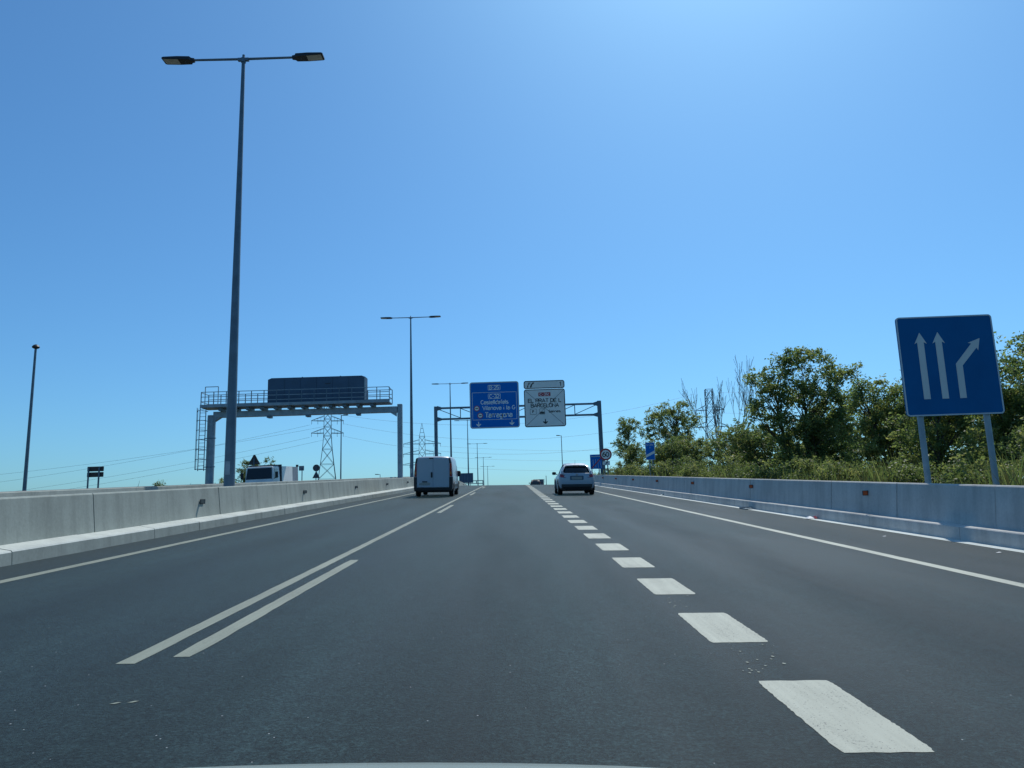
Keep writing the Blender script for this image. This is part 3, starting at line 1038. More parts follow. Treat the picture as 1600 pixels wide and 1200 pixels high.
# ------------------------------------------------------------------ roadside signs on the right
# lane sign with three white arrows, near right
base = zr(8.95, 14.83)
root = empty_thing('lane_sign', 'big blue lane sign with three white arrows on two posts', 'road sign', (8.96, 14.83, base-.2), (0, 0, radians(-2)))
z0 = 2.4
W, Hs = 1.93, 2.05
MB().plate(rrect(-W/2, W/2, z0, z0+Hs, .07), 0, .035).build('panel', 'sign_blue_deep', root)
frame(-W/2, W/2, z0, z0+Hs, .028, -.001, 'sign_rim', root, .07, 'rim')
def uv(u, v):
    return (-W/2+u*W, z0+Hs*(1-v))
def arrow_poly(pts, w, hw, hl):
    pass
sw = .034*W
for u in (.23, .418):
    x, zt = uv(u, .163)
    _, zb = uv(u, .834)
    MB().plate([(x-sw, zb), (x-sw, zt+-.2), (x-.125, zt-.235), (x, zt), (x+.125, zt-.235), (x+sw, zt-.2), (x+sw, zb)], -.006, -.001).build('arrow', 'sign_arrow', root)
xb, zbm = uv(.6, .834)
xm, zm = uv(.602, .5)
xt, zt = uv(.847, .24)
d = Vector((xt-xm, zt-zm)).normalized()
nrm = Vector((-d.y, d.x))
hb = Vector((xt, zt)) - d*.23
hn = Vector((xt, zt)) - d*.2
p = [(xb-sw, zbm), (xm-sw, zm+.02)]
p += [tuple(hn+nrm*sw), tuple(hb+nrm*.125), (xt, zt), tuple(hb-nrm*.125), tuple(hn-nrm*sw), (xm+sw, zm-.02), (xb+sw, zbm)]
MB().plate(p, -.006, -.001).build('arrow', 'sign_arrow', root)
for x in (-.66, .66):
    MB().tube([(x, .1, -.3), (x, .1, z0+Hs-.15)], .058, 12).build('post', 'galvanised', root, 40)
for zz in (z0+.4, z0+1.6):
    MB().box((0, .055, zz), (W-.25, .036, .06)).build('stiffener', 'galvanised', root)
    for x in (-.66, .66):
        MB().box((x, .1, zz), (.14, .1, .05)).build('clamp', 'galvanised_dark', root)

# countdown sign
root = empty_thing('countdown_sign', 'narrow blue sign with one white diagonal stripe in front of the trees', 'road sign', (9.76, 52, 2.4))
W, z0, Hs = .64, 2.08, 1.22
MB().plate(rrect(-W/2, W/2, z0, z0+Hs, .03), 0, .03).build('panel', 'sign_blue', root)
frame(-W/2, W/2, z0, z0+Hs, .022, -.001, 'sign_white', root, .03, 'rim')
MB().plate([(-W/2+.02, z0+.16), (W/2-.02, z0+.46), (W/2-.02, z0+.64), (-W/2+.02, z0+.34)], -.006, -.001).build('stripe', 'sign_white', root)
lettering('C-31c', .17, 0, z0+Hs-.17, -.004, 'sign_white', root, width=.46)
lettering('1', .15, 0, z0+Hs-.38, -.004, 'sign_white', root)
MB().tube([(-.06, .08, -.2), (-.06, .08, z0+Hs-.1)], .05, 10).build('post', 'galvanised', root)
MB().tube([(.16, .08, -.2), (.16, .08, z0+Hs-.1)], .04, 10).build('post', 'galvanised', root)

# speed limit sign
root = empty_thing('speed_limit_sign', 'round red and white 60 speed limit sign with a small arrow plate', 'road sign', (7.88, 61.6, 2.75))
MB().plate(circle(0, 2.9, .49, 40), 0, .03).build('panel', 'sign_white', root)
MB().ring(circle(0, 2.9, .5, 40), circle(0, 2.9, .375, 40), -.006, -.001).build('red_ring', 'sign_red', root)
lettering('60', .5, 0, 2.9, -.004, 'sign_black', root, width=.56)
pl_ = MB().plate(rrect(-.3, .3, 2.02, 2.36, .03), 0, .03).build('arrow_plate', 'sign_white', root)
frame(-.3, .3, 2.02, 2.36, .02, -.001, 'sign_black', pl_, .03, 'rim')
MB().plate([(-.1, 2.08), (-.04, 2.08), (.08, 2.2), (.1, 2.15), (.14, 2.3), (-.01, 2.28), (.03, 2.25)], -.006, -.001).build('arrow', 'sign_black', pl_)
for x in (-.12, .12):
    MB().tube([(x, .08, -.2), (x, .08, 2.6 if x < 0 else 2.9)], .045, 10).build('post', 'galvanised_dark', root)

# blue sign with red slash
root = empty_thing('end_lane_sign', 'blue sign with white lanes and a red slash behind the 60 sign', 'road sign', (8.92, 78, 3.6))
W, z0, Hs = 1.2, 1.78, 1.5
MB().plate(rrect(-W/2, W/2, z0, z0+Hs, .04), 0, .03).build('panel', 'sign_blue', root)
MB().box((0, -.004, z0+Hs-.2), (.95, .006, .1)).build('text_bar', 'sign_rim', root)
for x, lean in ((-.3, .0), (-.05, .02), (.2, .03), (.38, .16)):
    MB().plate([(x-.02+lean, z0+.12), (x+.03+lean, z0+.12), (x+.03-lean*.2, z0+1.0), (x-.02-lean*.2, z0+1.0)], -.006, -.001).build('lane_mark', 'sign_rim', root)
MB().plate([(-.52, z0+.1), (-.38, z0+.1), (.55, z0+1.05), (.55, z0+1.2)], -.012, -.0065).build('red_slash', 'sign_red', root)
for x in (-.45, .3):
    MB().tube([(x, .08, -.2), (x, .08, z0+Hs-.1)], .05, 10).build('post', 'galvanised_dark', root)

# ------------------------------------------------------------------ signs of the opposite carriageway, seen from behind
root = empty_thing('board_sign', 'brown-backed double board sign on two posts, far left', 'road sign', (-24.95, 45, 2.0))
for z0 in (2.02, 2.36):
    MB().plate(rrect(-.49, .49, z0, z0+.29, .03), 0, .03).build('board', 'sign_back_brown', root)
for x in (-.38, .25):
    MB().tube([(x, -.05, -.3), (x, -.05, 2.6)], .05, 8).build('post', 'galvanised_dark', root)
root = empty_thing('triangle_sign', 'dark back of a triangular warning sign above the lorry cab', 'road sign', (-19.88, 58, 2.7))
MB().plate([(-.48, 2.72), (.48, 2.72), (.06, 3.5), (-.06, 3.5)], 0, .03).build('panel', 'sign_back_brown', root)
MB().beam((-.36, -.02, 2.85), (.36, -.02, 2.85), .03).build('stiffener', 'galvanised_dark', root)
MB().tube([(0, -.05, -.2), (0, -.05, 3.2)], .045, 8).build('post', 'galvanised_dark', root)
root = empty_thing('double_sign', 'dark back of a round sign above a triangular one beside the pylon', 'road sign', (-16.88*1.33, 65*1.33, 3.2))
k = 1.33
zc = (5.5-1.15)*k+1.15-3.2
MB().plate(circle(0, zc, .3*k), 0, .03).build('panel', 'sign_back', root)
MB().plate([(-.33*k, zc-.88*k), (.33*k, zc-.88*k), (.04, zc-.3*k), (-.04, zc-.3*k)], 0, .03).build('panel', 'sign_back', root)
MB().tube([(0, -.05, -.3), (0, -.05, zc+.2)], .05, 8).build('post', 'galvanised_dark', root)
root = empty_thing('plate_sign', 'small rectangular sign back with a box on its post behind the lorry', 'road sign', (-20.6, 73, 3.2))
MB().plate(rrect(-.05, .45, 2.62, 3.08, .03), 0, .03).build('panel', 'lorry_grey', root)
MB().tube([(.28, -.05, -.3), (.28, -.05, 2.9)], .045, 8).build('post', 'galvanised_dark', root)
MB().box((-.22, 0, 3.1), (.2, .2, .2)).build('camera_box', 'dark_steel', root)
root = empty_thing('median_sign', 'blue-grey back of a sign board standing in the median beyond the van', 'road sign', (-8.42, 141, 5.0))
MB().plate(rrect(-1.32, 1.32, 1.9, 3.75, .05), 0, .04).build('panel', 'lorry_grey', root)
for k in range(5):
    MB().box((-1.06+.53*k, -.012, 2.82), (.5, .02, 1.8)).build('sheet', 'cabinet_grey', root)
for x in (-.8, .8):
    MB().box((x, .1, 1.6), (.1, .1, 4.2)).build('post', 'galvanised_dark', root)
root = empty_thing('small_gantry', 'tiny distant steel frame on the crest right of the van', 'gantry', (0, 200, 3.0))
for z in (6.85, 6.1):
    MB().beam((-12.5, 0, z), (-7.5, 0, z), .18).build('chord', 'galvanised_dark', root)
for x in (-12.5, -9.2, -7.5):
    MB().beam((x, 0, -.5 if x != -9.2 else 6.1), (x, 0, 6.9), .22).build('post', 'galvanised_dark', root)

# ------------------------------------------------------------------ vehicles
def wheel(parent, x, y, r, w, rim=True):
    s = 1 if x > 0 else -1
    prof_t = [(r*.62, -w/2), (r*.9, -w/2), (r*.98, -w*.38), (r, -w*.25), (r, w*.25), (r*.98, w*.38), (r*.9, w/2), (r*.62, w/2)]
    t = MB().lathe(prof_t, 28, 'x', (x, y, r)).build('wheel', 'rubber', parent, 40)
    if rim:
        q = MB()
        q.lathe([(r*.6, 0), (r*.62, .02), (r*.5, .03), (r*.2, .012), (r*.16, .03), (.01, .03)], 20, 'x')
        q.v = [(x+s*(w/2+p[0]-.02), y+p[1], r+p[2]) for p in q.v]
        q.build('rim', 'alloy', t, 40)
    return t

def half_loop(pts):
    """mirror (x,z) points, right side bottom to top, into a closed loop"""
    return [(x, z) for x, z in pts] + [(-x, z) for x, z in reversed(pts)]

def vehicle(name, label, cat, x, y, zf, g, facing=1, cross=CROSS):
    rx = atan(g)*facing
    ry = cross*facing
    return empty_thing(name, label, cat, (x, y, zf(x, y)+.006), (rx, ry, 0 if facing > 0 else pi))

def slope(y):
    return (prof(y+.5)-prof(y-.5))

# --- white panel van, seen from behind
van = vehicle('van', 'white panel van with tall rear lamps in the left lane', 'van', -3.79, 36.4, zr, slope(38))
# sections: y, half width bottom, waist, top shoulder, roof height, floor
def van_sec(y, wl, ww, wt, zt, zf, zs=None):
    zs = zs or zt-.2
    return [(wx, y, z) for wx, z in half_loop([(wl*.9, zf), (wl, zf+.08), (ww, zf+.45), (ww, .95), (ww*.985, 1.25), (wt*1.02, zs), (wt*.965, zt-.09), (wt*.86, zt-.025), (wt*.45, zt)])]
b = MB()
b.loft([van_sec(0.0, .86, .90, .80, 1.90, .40), van_sec(.05, .90, .94, .84, 1.94, .36), van_sec(.3, .92, .95, .855, 1.965, .3), van_sec(1.6, .93, .952, .865, 1.975, .28), van_sec(2.9, .93, .952, .86, 1.97, .28),
        van_sec(3.25, .93, .95, .83, 1.92, .28), van_sec(3.6, .93, .94, .80, 1.70, .28, 1.5), van_sec(4.15, .92, .92, .8, 1.22, .28, 1.15), van_sec(4.65, .84, .85, .72, 1.02, .3, .95), van_sec(4.8, .72, .74, .6, .9, .36, .8)])
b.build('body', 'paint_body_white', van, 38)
# rear doors: two leaves standing a little proud, with a gap
for s in (-1, 1):
    dr = MB().plate([(s*.006, .47), (s*.775, .47), (s*.785, .95), (s*.775, 1.3), (s*.735, 1.80), (s*.70, 1.845), (s*.006, 1.86)], -.022, .02).build('rear_door', 'paint_body_white', van)
    bevel_mod(dr, .012, 3)
    rib = MB().plate([(s*.05, .80), (s*.74, .80), (s*.74, .815), (s*.05, .815)], -.028, -.02).build('crease', 'paint_body_white', dr)
    # recessed-looking pressing frame
    lamp = MB()
    lamp.loft([[(s*.80, -.02, .98), (s*.915, -.008, .98), (s*.935, .1, .98), (s*.80, .1, .98)], [(s*.80, -.02, 1.62), (s*.875, -.008, 1.62), (s*.90, .1, 1.62), (s*.80, .1, 1.62)]])
    lo = lamp.build('rear_lamp', 'tail_red', van)
    MB().loft([[(s*.81, -.028, 1.1), (s*.905, -.016, 1.1), (s*.905, .02, 1.1), (s*.81, .02, 1.1)], [(s*.81, -.028, 1.22), (s*.897, -.016, 1.22), (s*.897, .02, 1.22), (s*.81, .02, 1.22)]]).build('indicator', 'tail_orange', lo)
    MB().loft([[(s*.79, -.012, 1.625), (s*.873, -.004, 1.625), (s*.895, .09, 1.625), (s*.79, .09, 1.625)], [(s*.745, .0, 1.89), (s*.815, .005, 1.87), (s*.84, .09, 1.87), (s*.745, .09, 1.89)]]).build('pillar_trim', 'plastic_dark', van)
    MB().loft([[(s*.79, -.04, .42), (s*.93, -.02, .42), (s*.965, .42, .42), (s*.79, .42, .42)], [(s*.79, -.03, .96), (s*.92, -.012, .96), (s*.955, .1, .96), (s*.79, .1, .96)]]).build('corner_guard', 'plastic_dark', van)
    # side window and door seams of the cab
    MB().loft([[(s*.925, 2.62, 1.22), (s*.937, 2.62, 1.22), (s*.937, 3.62, 1.22), (s*.925, 3.62, 1.22)], [(s*.86, 2.72, 1.75), (s*.873, 2.72, 1.75), (s*.865, 3.22, 1.75), (s*.852, 3.22, 1.75)]]).build('side_window', 'glass_dark', van)
    MB().box((s*.955, 2.55, .9), (.012, .02, 1.2)).build('door_seam', 'plastic_dark', van)
    MB().box((s*.955, 3.45, .8), (.012, .02, .9)).build('door_seam', 'plastic_dark', van)
    MB().box((s*.962, 2.72, 1.08), (.03, .2, .04)).build('door_handle', 'plastic_dark', van)
    MB().box((s*.955, 2.0, .52), (.03, 2.1, .14)).build('side_strip', 'plastic_dark', van)
    mr = MB()
    mr.loft([[(s*(1.0+dx), 3.33+yy, 1.1+zz) for dx, zz in half_loop([(.05*k, -.14*k2), (.11*k, -.1*k2), (.115*k, .1*k2), (.06*k, .16*k2)])] for yy, k, k2 in ((0, .9, .92), (.05, 1, 1), (.15, .7, .8))])
    mo = mr.build('mirror', 'plastic_dark', van, 40)
    MB().box((s*.93, 3.38, 1.03), (.12, .06, .06)).build('mirror_arm', 'plastic_dark', mo)
    for yy in (.95, 3.95):
        wheel(van, s*.82, yy, .33, .22)
        ar = MB().plate([(yy+.42*cos(a), .33+.42*sin(a)) for a in np.linspace(-.15, pi+.15, 14)], 0, .02)
        ar.v = [(s*(.94+q[1]), q[0], q[2]) for q in ar.v]
        ar.build('wheel_arch', 'plastic_dark', van)
bp = MB()
bp.loft([[(x, y, z) for x, y, z in ((-.93, .1, .30), (-.9, -.06, .30), (.9, -.06, .30), (.93, .1, .30))], [(x, y, z) for x, y, z in ((-.945, .1, .46), (-.92, -.08, .46), (.92, -.08, .46), (.945, .1, .46))]])
bevel_mod(bp.build('rear_bumper', 'plastic_dark', van), .02)
MB().box((0, .25, .3), (1.5, .5, .12)).build('underside', 'rubber', van)
MB().box((0, 2.4, .26), (1.5, 3.8, .1)).build('underside', 'rubber', van)
hd = MB().plate(rrect(-.11, -.025, .93, 1.2, .04), -.045, -.02).build('door_handle', 'plastic_dark', van)
MB().plate(rrect(-.68, -.14, .57, .69, .015), -.032, -.022).build('number_plate', 'plate', van)
MB().box((-.4, -.04, .735), (.24, .04, .05)).build('plate_lamp', 'plastic_dark', van)
MB().box((-.1, -.02, 1.87), (.2, .05, .05)).build('brake_lamp', 'plastic_dark', van)
for x in (-.42, .72):
    MB().tube([(x, .1, .33), (x, .35, .26)], .035, 8).build('exhaust' if x < 0 else 'tow_eye', 'dark_steel', van)

# --- white crossover car, seen from behind
car = vehicle('car', 'white crossover car with high red rear lamps in the right lane', 'car', 3.22, 36.9, zr, slope(38))
def car_sec(y, pts):
    return [(x, y, z) for x, z in half_loop(pts)]
b = MB()
b.loft([
    car_sec(0.02, [(.55, .40), (.66, .44), (.74, .56), (.77, .68), (.74, .8), (.66, .9), (.5, .96), (.2, .97)]),
    car_sec(.08, [(.62, .30), (.76, .36), (.82, .52), (.83, .68), (.81, .86), (.75, 1.0), (.62, 1.06), (.2, 1.07)]),
    car_sec(.28, [(.66, .26), (.82, .34), (.88, .50), (.885, .68), (.86, .9), (.80, 1.05), (.68, 1.1), (.2, 1.1)]),
    car_sec(.75, [(.66, .22), (.84, .30), (.895, .52), (.885, .72), (.86, .92), (.80, 1.06), (.68, 1.09), (.2, 1.09)]),
    car_sec(1.3, [(.66, .20), (.82, .25), (.86, .5), (.865, .72), (.85, .9), (.80, 1.02), (.68, 1.05), (.2, 1.05)]),
    car_sec(2.6, [(.66, .20), (.82, .25), (.86, .5), (.865, .72), (.85, .88), (.80, .99), (.68, 1.02), (.2, 1.03)]),
    car_sec(3.3, [(.66, .22), (.84, .3), (.89, .52), (.88, .72), (.85, .86), (.78, .94), (.66, .97), (.2, 1.0)]),
    car_sec(3.9, [(.6, .26), (.76, .34), (.82, .5), (.81, .66), (.77, .76), (.7, .82), (.55, .86), (.2, .89)]),
    car_sec(4.12, [(.45, .32), (.6, .38), (.66, .5), (.66, .6), (.62, .68), (.55, .72), (.4, .75), (.2, .76)])])
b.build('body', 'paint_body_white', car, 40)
# cabin glass
def cab_sec(y, wb, wt, zb, zt):
    return [(x, y, z) for x, z in half_loop([(wb*.8, zb), (wb, zb), (wb*.5+wt*.5+.01, zb*.45+zt*.55), (wt, zt-.05), (wt*.85, zt), (wt*.3, zt+.01)])]
MB().loft([cab_sec(.2, .66, .60, 1.03, 1.10), cab_sec(.42, .70, .55, 1.03, 1.36), cab_sec(.62, .75, .53, 1.03, 1.48), cab_sec(1.2, .79, .55, 1.0, 1.53), cab_sec(2.1, .79, .55, .98, 1.53), cab_sec(2.5, .78, .52, .98, 1.44), cab_sec(3.2, .74, .6, .95, 1.02)]).build('window_glass', 'glass_dark', car, 35)
# white roof and pillars over the glass
MB().loft([[(x, y, z) for x, z in half_loop([(wt, zt-.045), (wt+.015, zt-.02), (wt*.86, zt+.03), (wt*.3, zt+.045)])] for y, wt, zt in ((.50, .50, 1.42), (.58, .535, 1.475), (1.2, .56, 1.535), (2.1, .56, 1.535), (2.45, .53, 1.46))]).build('roof', 'paint_body_white', car, 40)
for s in (-1, 1):
    MB().loft([[(s*(x+dx), y+dy, z) for dx, dy in ((-.055, -.02), (.02, .0), (.03, .22), (-.03, .2))] for x, y, z in ((.755, .14, 1.03), (.70, .28, 1.2), (.625, .42, 1.36), (.555, .54, 1.47))]).build('rear_pillar', 'paint_body_white', car, 40)
    MB().loft([[(s*(x+dx), y+dy, z) for dx, dy in ((-.02, 0), (.015, 0), (.015, .08), (-.02, .08))] for x, y, z in ((.80, 1.55, 1.02), (.575, 1.6, 1.5))]).build('door_pillar', 'plastic_dark', car)
    # rear lamps: bright strip on the shoulder and a red lobe on the tail
    lo = MB().loft([[(s*x, y, z) for x, y, z in sec] for sec in (
        [(.48, .035, .93), (.52, .018, .86), (.54, .06, .86), (.50, .08, .93)],
        [(.62, .03, .97), (.66, .012, .86), (.68, .08, .86), (.64, .1, .99)],
        [(.72, .05, 1.02), (.77, .03, .88), (.80, .12, .88), (.75, .14, 1.03)],
        [(.76, .09, 1.04), (.81, .07, .92), (.85, .2, .92), (.80, .22, 1.05)])]).build('rear_lamp', 'tail_red', car, 50)
    MB().loft([[(s*x, y, z) for x, y, z in sec] for sec in (
        [(.60, .03, 1.03), (.75, .05, 1.03), (.79, .16, 1.05), (.62, .14, 1.07)],
        [(.675, .13, 1.19), (.715, .14, 1.19), (.745, .25, 1.2), (.69, .22, 1.21)])]).build('lamp_strip', 'tail_white', lo)
    # arches, mirrors, wheels
    for yy in (.78, 3.3):
        wheel(car, s*.79, yy, .34, .23)
        ar = MB()
        ar.ring([(yy+.46*cos(a), .34+.46*sin(a)) for a in np.linspace(0, 2*pi, 25)[:-1]], [(yy+.37*cos(a), .34+.37*sin(a)) for a in np.linspace(0, 2*pi, 25)[:-1]], 0, .05)
        ar.v = [(s*(.855+q[1]), q[0], max(.24, q[2])) for q in ar.v]
        ar.build('wheel_arch', 'plastic_dark', car)
    mo = MB().loft([[(s*(.97+dx*k), 2.55+yy, 1.06+zz*k) for dx, zz in half_loop([(.05, -.075), (.105, -.05), (.105, .055), (.05, .08)])] for yy, k in ((0, .95), (.05, 1), (.16, .7))]).build('mirror', 'plastic_dark', car, 40)
    MB().box((s*.86, 2.6, 1.02), (.14, .05, .04)).build('mirror_arm', 'plastic_dark', mo)
    MB().plate(rrect(s*.62-.13, s*.62+.13, .57, .61, .015), .028, .06).build('bumper_reflector', 'tail_red', car)
# dark lower bumper, plate, spoiler, wiper, badge, aerial
MB().loft([[(x*1.0, y, z) for x, y, z in ((-.8, .3, .26), (-.66, .03, .27), (.66, .03, .27), (.8, .3, .26))], [(x, y, z) for x, y, z in ((-.86, .3, .42), (-.72, -.02, .42), (.72, -.02, .42), (.86, .3, .42))],
           [(x, y, z) for x, y, z in ((-.86, .3, .5), (-.74, .0, .54), (.74, .0, .54), (.86, .3, .5))]]).build('rear_bumper', 'plastic_dark', car)
MB().plate(rrect(-.26, .26, .77, .90, .015), .0, .02).build('number_plate', 'plate', car)
MB().plate(rrect(-.33, .33, .745, .945, .03), .012, .03).build('plate_recess', 'cabinet_grey', car)
MB().lathe([(.055, -.004), (.055, .02)], 16, 'y', (0, .012, 1.0)).build('badge', 'alloy', car)
MB().loft([[(x, y, z) for x, z in half_loop([(.52, zb), (.5, zt), (.2, zt+.012)])] for y, zb, zt in ((.40, 1.435, 1.46), (.62, 1.46, 1.515))]).build('spoiler', 'paint_body_white', car)
MB().plate(rrect(-.14, .14, 1.445, 1.465, .006), .385, .4).build('brake_lamp', 'tail_red', car)
MB().beam((-.02, .2, 1.12), (.32, .22, 1.15), .02).build('wiper', 'plastic_dark', car)
MB().tube([(-.02, .75, 1.52), (-.02, .6, 1.72)], [.009, .004], 6).build('aerial', 'plastic_dark', car)
MB().box((0, 2.1, .24), (1.4, 3.3, .1)).build('underside', 'rubber', car)
MB().tube([(-.5, .05, .27), (-.5, .4, .27)], .03, 8).build('exhaust', 'dark_steel', car)

# --- light lorry coming the other way
lor = vehicle('lorry', 'white cab-over lorry coming the other way beyond the left barrier', 'lorry', -17.42, 52.0, z2, slope(52), -1, -CROSS)
# local y points to where it drives (towards the camera); front at y = 0
def lsec(y, w, z0, z1):
    return [(x, y, z) for x, z in half_loop([(w*.96, z0), (w, z0+.1), (w, z1*.6), (w*.95, z1-.1), (w*.86, z1)])]
MB().loft([lsec(-1.55, .98, .45, 2.12), lsec(-.5, .99, .45, 2.13), lsec(-.22, .99, .45, 2.08), lsec(-.02, .99, .45, 1.25), lsec(.06, .97, .45, 1.1), lsec(.08, .93, .5, .95)]).build('cab', 'lorry_white', lor, 35)
MB().add([(-.9, .0, 1.24), (.9, .0, 1.24), (.84, -.2, 2.0), (-.84, -.2, 2.0), (-.9, -.06, 1.22), (.9, -.06, 1.22), (.84, -.26, 1.99), (-.84, -.26, 1.99)], [(0, 1, 2, 3), (7, 6, 5, 4), (0, 4, 5, 1), (1, 5, 6, 2), (2, 6, 7, 3), (3, 7, 4, 0)]).build('windscreen', 'glass_dark', lor)
for s in (-1, 1):
    MB().add([(s*1.0, -.3, 1.25), (s*1.0, -1.1, 1.25), (s*.965, -1.1, 1.92), (s*.965, -.42, 1.92), (s*.95, -.3, 1.25), (s*.95, -1.1, 1.25), (s*.92, -1.1, 1.92), (s*.92, -.42, 1.92)], [(0, 1, 2, 3), (7, 6, 5, 4), (0, 4, 5, 1), (1, 5, 6, 2), (2, 6, 7, 3), (3, 7, 4, 0)]).build('side_window', 'glass_dark', lor)
    bevel_mod(MB().box((s*1.2, -.1, 1.5), (.2, .1, .42)).build('mirror', 'plastic_dark', lor), .03)
    MB().beam((s*1.0, -.15, 1.25), (s*1.2, -.1, 1.3), .04).build('mirror_arm', 'plastic_dark', lor)
    MB().box((s*.7, .085, .8), (.35, .04, .2)).build('headlight', 'lamp_glass', lor)
    for yy in (-.75, -4.9):
        wheel(lor, s*.88, yy, .4, .24)
    MB().beam((s*.25, .005, 1.28), (s*.55, -.03, 1.42), .02).build('wiper', 'plastic_dark', lor)
MB().box((0, -.02, .58), (1.9, .22, .24)).build('front_bumper', 'lorry_dark', lor)
MB().box((0, -3.2, 1.35), (2.05, 2.6, 1.5)).build('load_box', 'lorry_white', lor)
MB().box((0, -1.78, 1.45), (2.08, .1, 1.55)).build('bulkhead', 'lorry_dark', lor)
MB().box((0, -5.3, 1.36), (2.0, 1.55, 1.44)).build('tarpaulin', 'lorry_grey', lor)
MB().box((0, -3.6, .52), (1.0, 5.2, .18)).build('chassis', 'lorry_dark', lor)
MB().box((0, -.9, 2.17), (1.86, .9, .06)).build('roof_rack', 'lorry_dark', lor)

# --- far traffic on the crest
t = vehicle('lorry', 'grey lorry back showing over the crest ahead', 'lorry', 4.85, 127, zr, slope(127))
MB().box((0, 0.06, 1.72), (1.3, .1, .5)).build('tailboard', 'lorry_grey', t)
for zz in (1.45, 1.62, 1.8, 1.96):
    MB().box((.1, 0.0, zz), (1.42, .05, .05)).build('rail', 'lorry_dark', t)
MB().box((0, 1.3, 1.5), (1.3, 2.3, .9)).build('load_bed', 'lorry_grey', t)
MB().loft([[(x, y, z) for x, z in half_loop([(.7, .5), (.72, .7), (.72, 1.4), (.64, zt), (.3, zt+.03)])] for y, zt in ((2.6, 1.95), (3.4, 1.95), (3.9, 1.4))]).build('cab', 'lorry_grey', t)
for s_ in (-1, 1):
    MB().box((s_*.6, .0, 1.2), (.18, .06, .14)).build('tail_lamp', 'tail_red', t)
    for yy in (.7, 2.9):
        wheel(t, s_*.66, yy, .34, .2)
MB().box((0, 1.8, .8), (1.0, 3.4, .3)).build('chassis', 'lorry_dark', t)
t = vehicle('car', 'small dark car with red rear lamps showing over the crest ahead', 'car', 3.78, 116, zr, slope(116))
MB().loft([[(x, y, z) for x, z in half_loop([(w*.8, z0), (w, z0+.1), (w, zm), (w*.95, zm+.1), (wt, zt), (wt*.5, zt+.02)])] for y, w, z0, zm, wt, zt in ((0, .72, .35, .75, .6, .95), (.15, .8, .25, .8, .62, 1.15), (.5, .82, .22, .82, .58, 1.42), (2.0, .82, .22, .82, .58, 1.45), (2.8, .82, .24, .8, .7, .98), (3.7, .7, .3, .65, .6, .75))]).build('body', 'lorry_dark', t, 40)
MB().add([(-.6, .08, 1.02), (.6, .08, 1.02), (.54, .42, 1.37), (-.54, .42, 1.37), (-.6, .2, 1.0), (.6, .2, 1.0), (.54, .5, 1.36), (-.54, .5, 1.36)], [(0, 1, 2, 3), (7, 6, 5, 4), (0, 4, 5, 1), (1, 5, 6, 2), (2, 6, 7, 3), (3, 7, 4, 0)]).build('rear_window', 'glass_dark', t)
MB().box((0, .4, 1.45), (.7, .1, .05)).build('brake_lamp', 'tail_red', t)
for s_ in (-1, 1):
    MB().box((s_*.66, .04, .98), (.26, .1, .2)).build('tail_lamp', 'tail_red', t)
    for yy in (.6, 2.9):
        wheel(t, s_*.7, yy, .3, .2)
    MB().box((s_*.92, 2.2, .98), (.2, .08, .13)).build('mirror', 'plastic_dark', t)

# --- bonnet of the car the picture is taken from
own = vehicle('own_car', 'pale car bonnet edge along the bottom of the view', 'car', -.24, .0, zr, GRADE)
secs = []
for y, w, zt in ((.5, .72, .86), (.62, .74, .86), (.8, .75, .84), (1.0, .75, .7955), (1.2, .745, .7255), (1.45, .72, .58), (1.6, .68, .42)):
    sec = []
    for k in range(17):
        u = -1+k/8
        sec.append((u*w, y, zt-.032*u*u-.06*abs(u)**8))
    sec += [(w, y, .24), (-w, y, .24)]
    secs.append(sec)
MB().loft(secs).build('bonnet', 'paint_bonnet', own, 40)
for s in (-1, 1):
    wheel(own, s*.72, .95, .3, .18)
    MB().loft([[(s*x, y, z) for x, y, z in ((.4, 1.5, .4), (.62, 1.44, .4), (.62, 1.3, .4), (.4, 1.4, .4))], [(s*x, y, z) for x, y, z in ((.42, 1.44, .5), (.62, 1.36, .5), (.62, 1.28, .5), (.42, 1.36, .5))]]).build('headlight', 'lamp_glass', own)
MB().box((0, 1.6, .26), (1.3, .12, .14)).build('front_bumper', 'paint_bonnet', own)

# ------------------------------------------------------------------ lattice pylons and power cables
def lattice(b, levels, w):
    """four tapering legs with cross bracing; levels = [(z, half width)]"""
    for i in range(len(levels)-1):
        (za, ha), (zb, hb) = levels[i], levels[i+1]
        ca = [(-ha, -ha, za), (ha, -ha, za), (ha, ha, za), (-ha, ha, za)]
        cb = [(-hb, -hb, zb), (hb, -hb, zb), (hb, hb, zb), (-hb, hb, zb)]
        for k in range(4):
            j = (k+1) % 4
            b[0].beam(ca[k], cb[k], w)
            b[1].beam(ca[k], cb[j], w*.55)
            b[1].beam(ca[j], cb[k], w*.55)
            b[1].beam(cb[k], cb[j], w*.55)

def crossarm(z, half, body, rise, w, root):
    b = MB()
    for s in (-1, 1):
        for q in (-1, 1):
            b.beam((s*body, q*body, z), (s*half, 0, z), w*.8)
            b.beam((s*body, q*body, z+rise), (s*half, 0, z+.1), w*.7)
        for k in (1, 2, 3):
            f_ = k/4
            x = s*(body+(half-body)*f_)
            b.beam((x, -body*(1-f_), z), (x, body*(1-f_), z), w*.4)
            b.beam((x, -body*(1-f_), z), (x, -body*(1-f_)*.9, z+rise*(1-f_)), w*.4)
        b.tube([(s*half*.98, 0, z), (s*half*.98, 0, z-1.2)], .07, 6)
        b.tube([(s*half*.6, 0, z), (s*half*.6, 0, z-1.2)], .07, 6)
    return b.build('crossarm', 'pylon_steel', root)

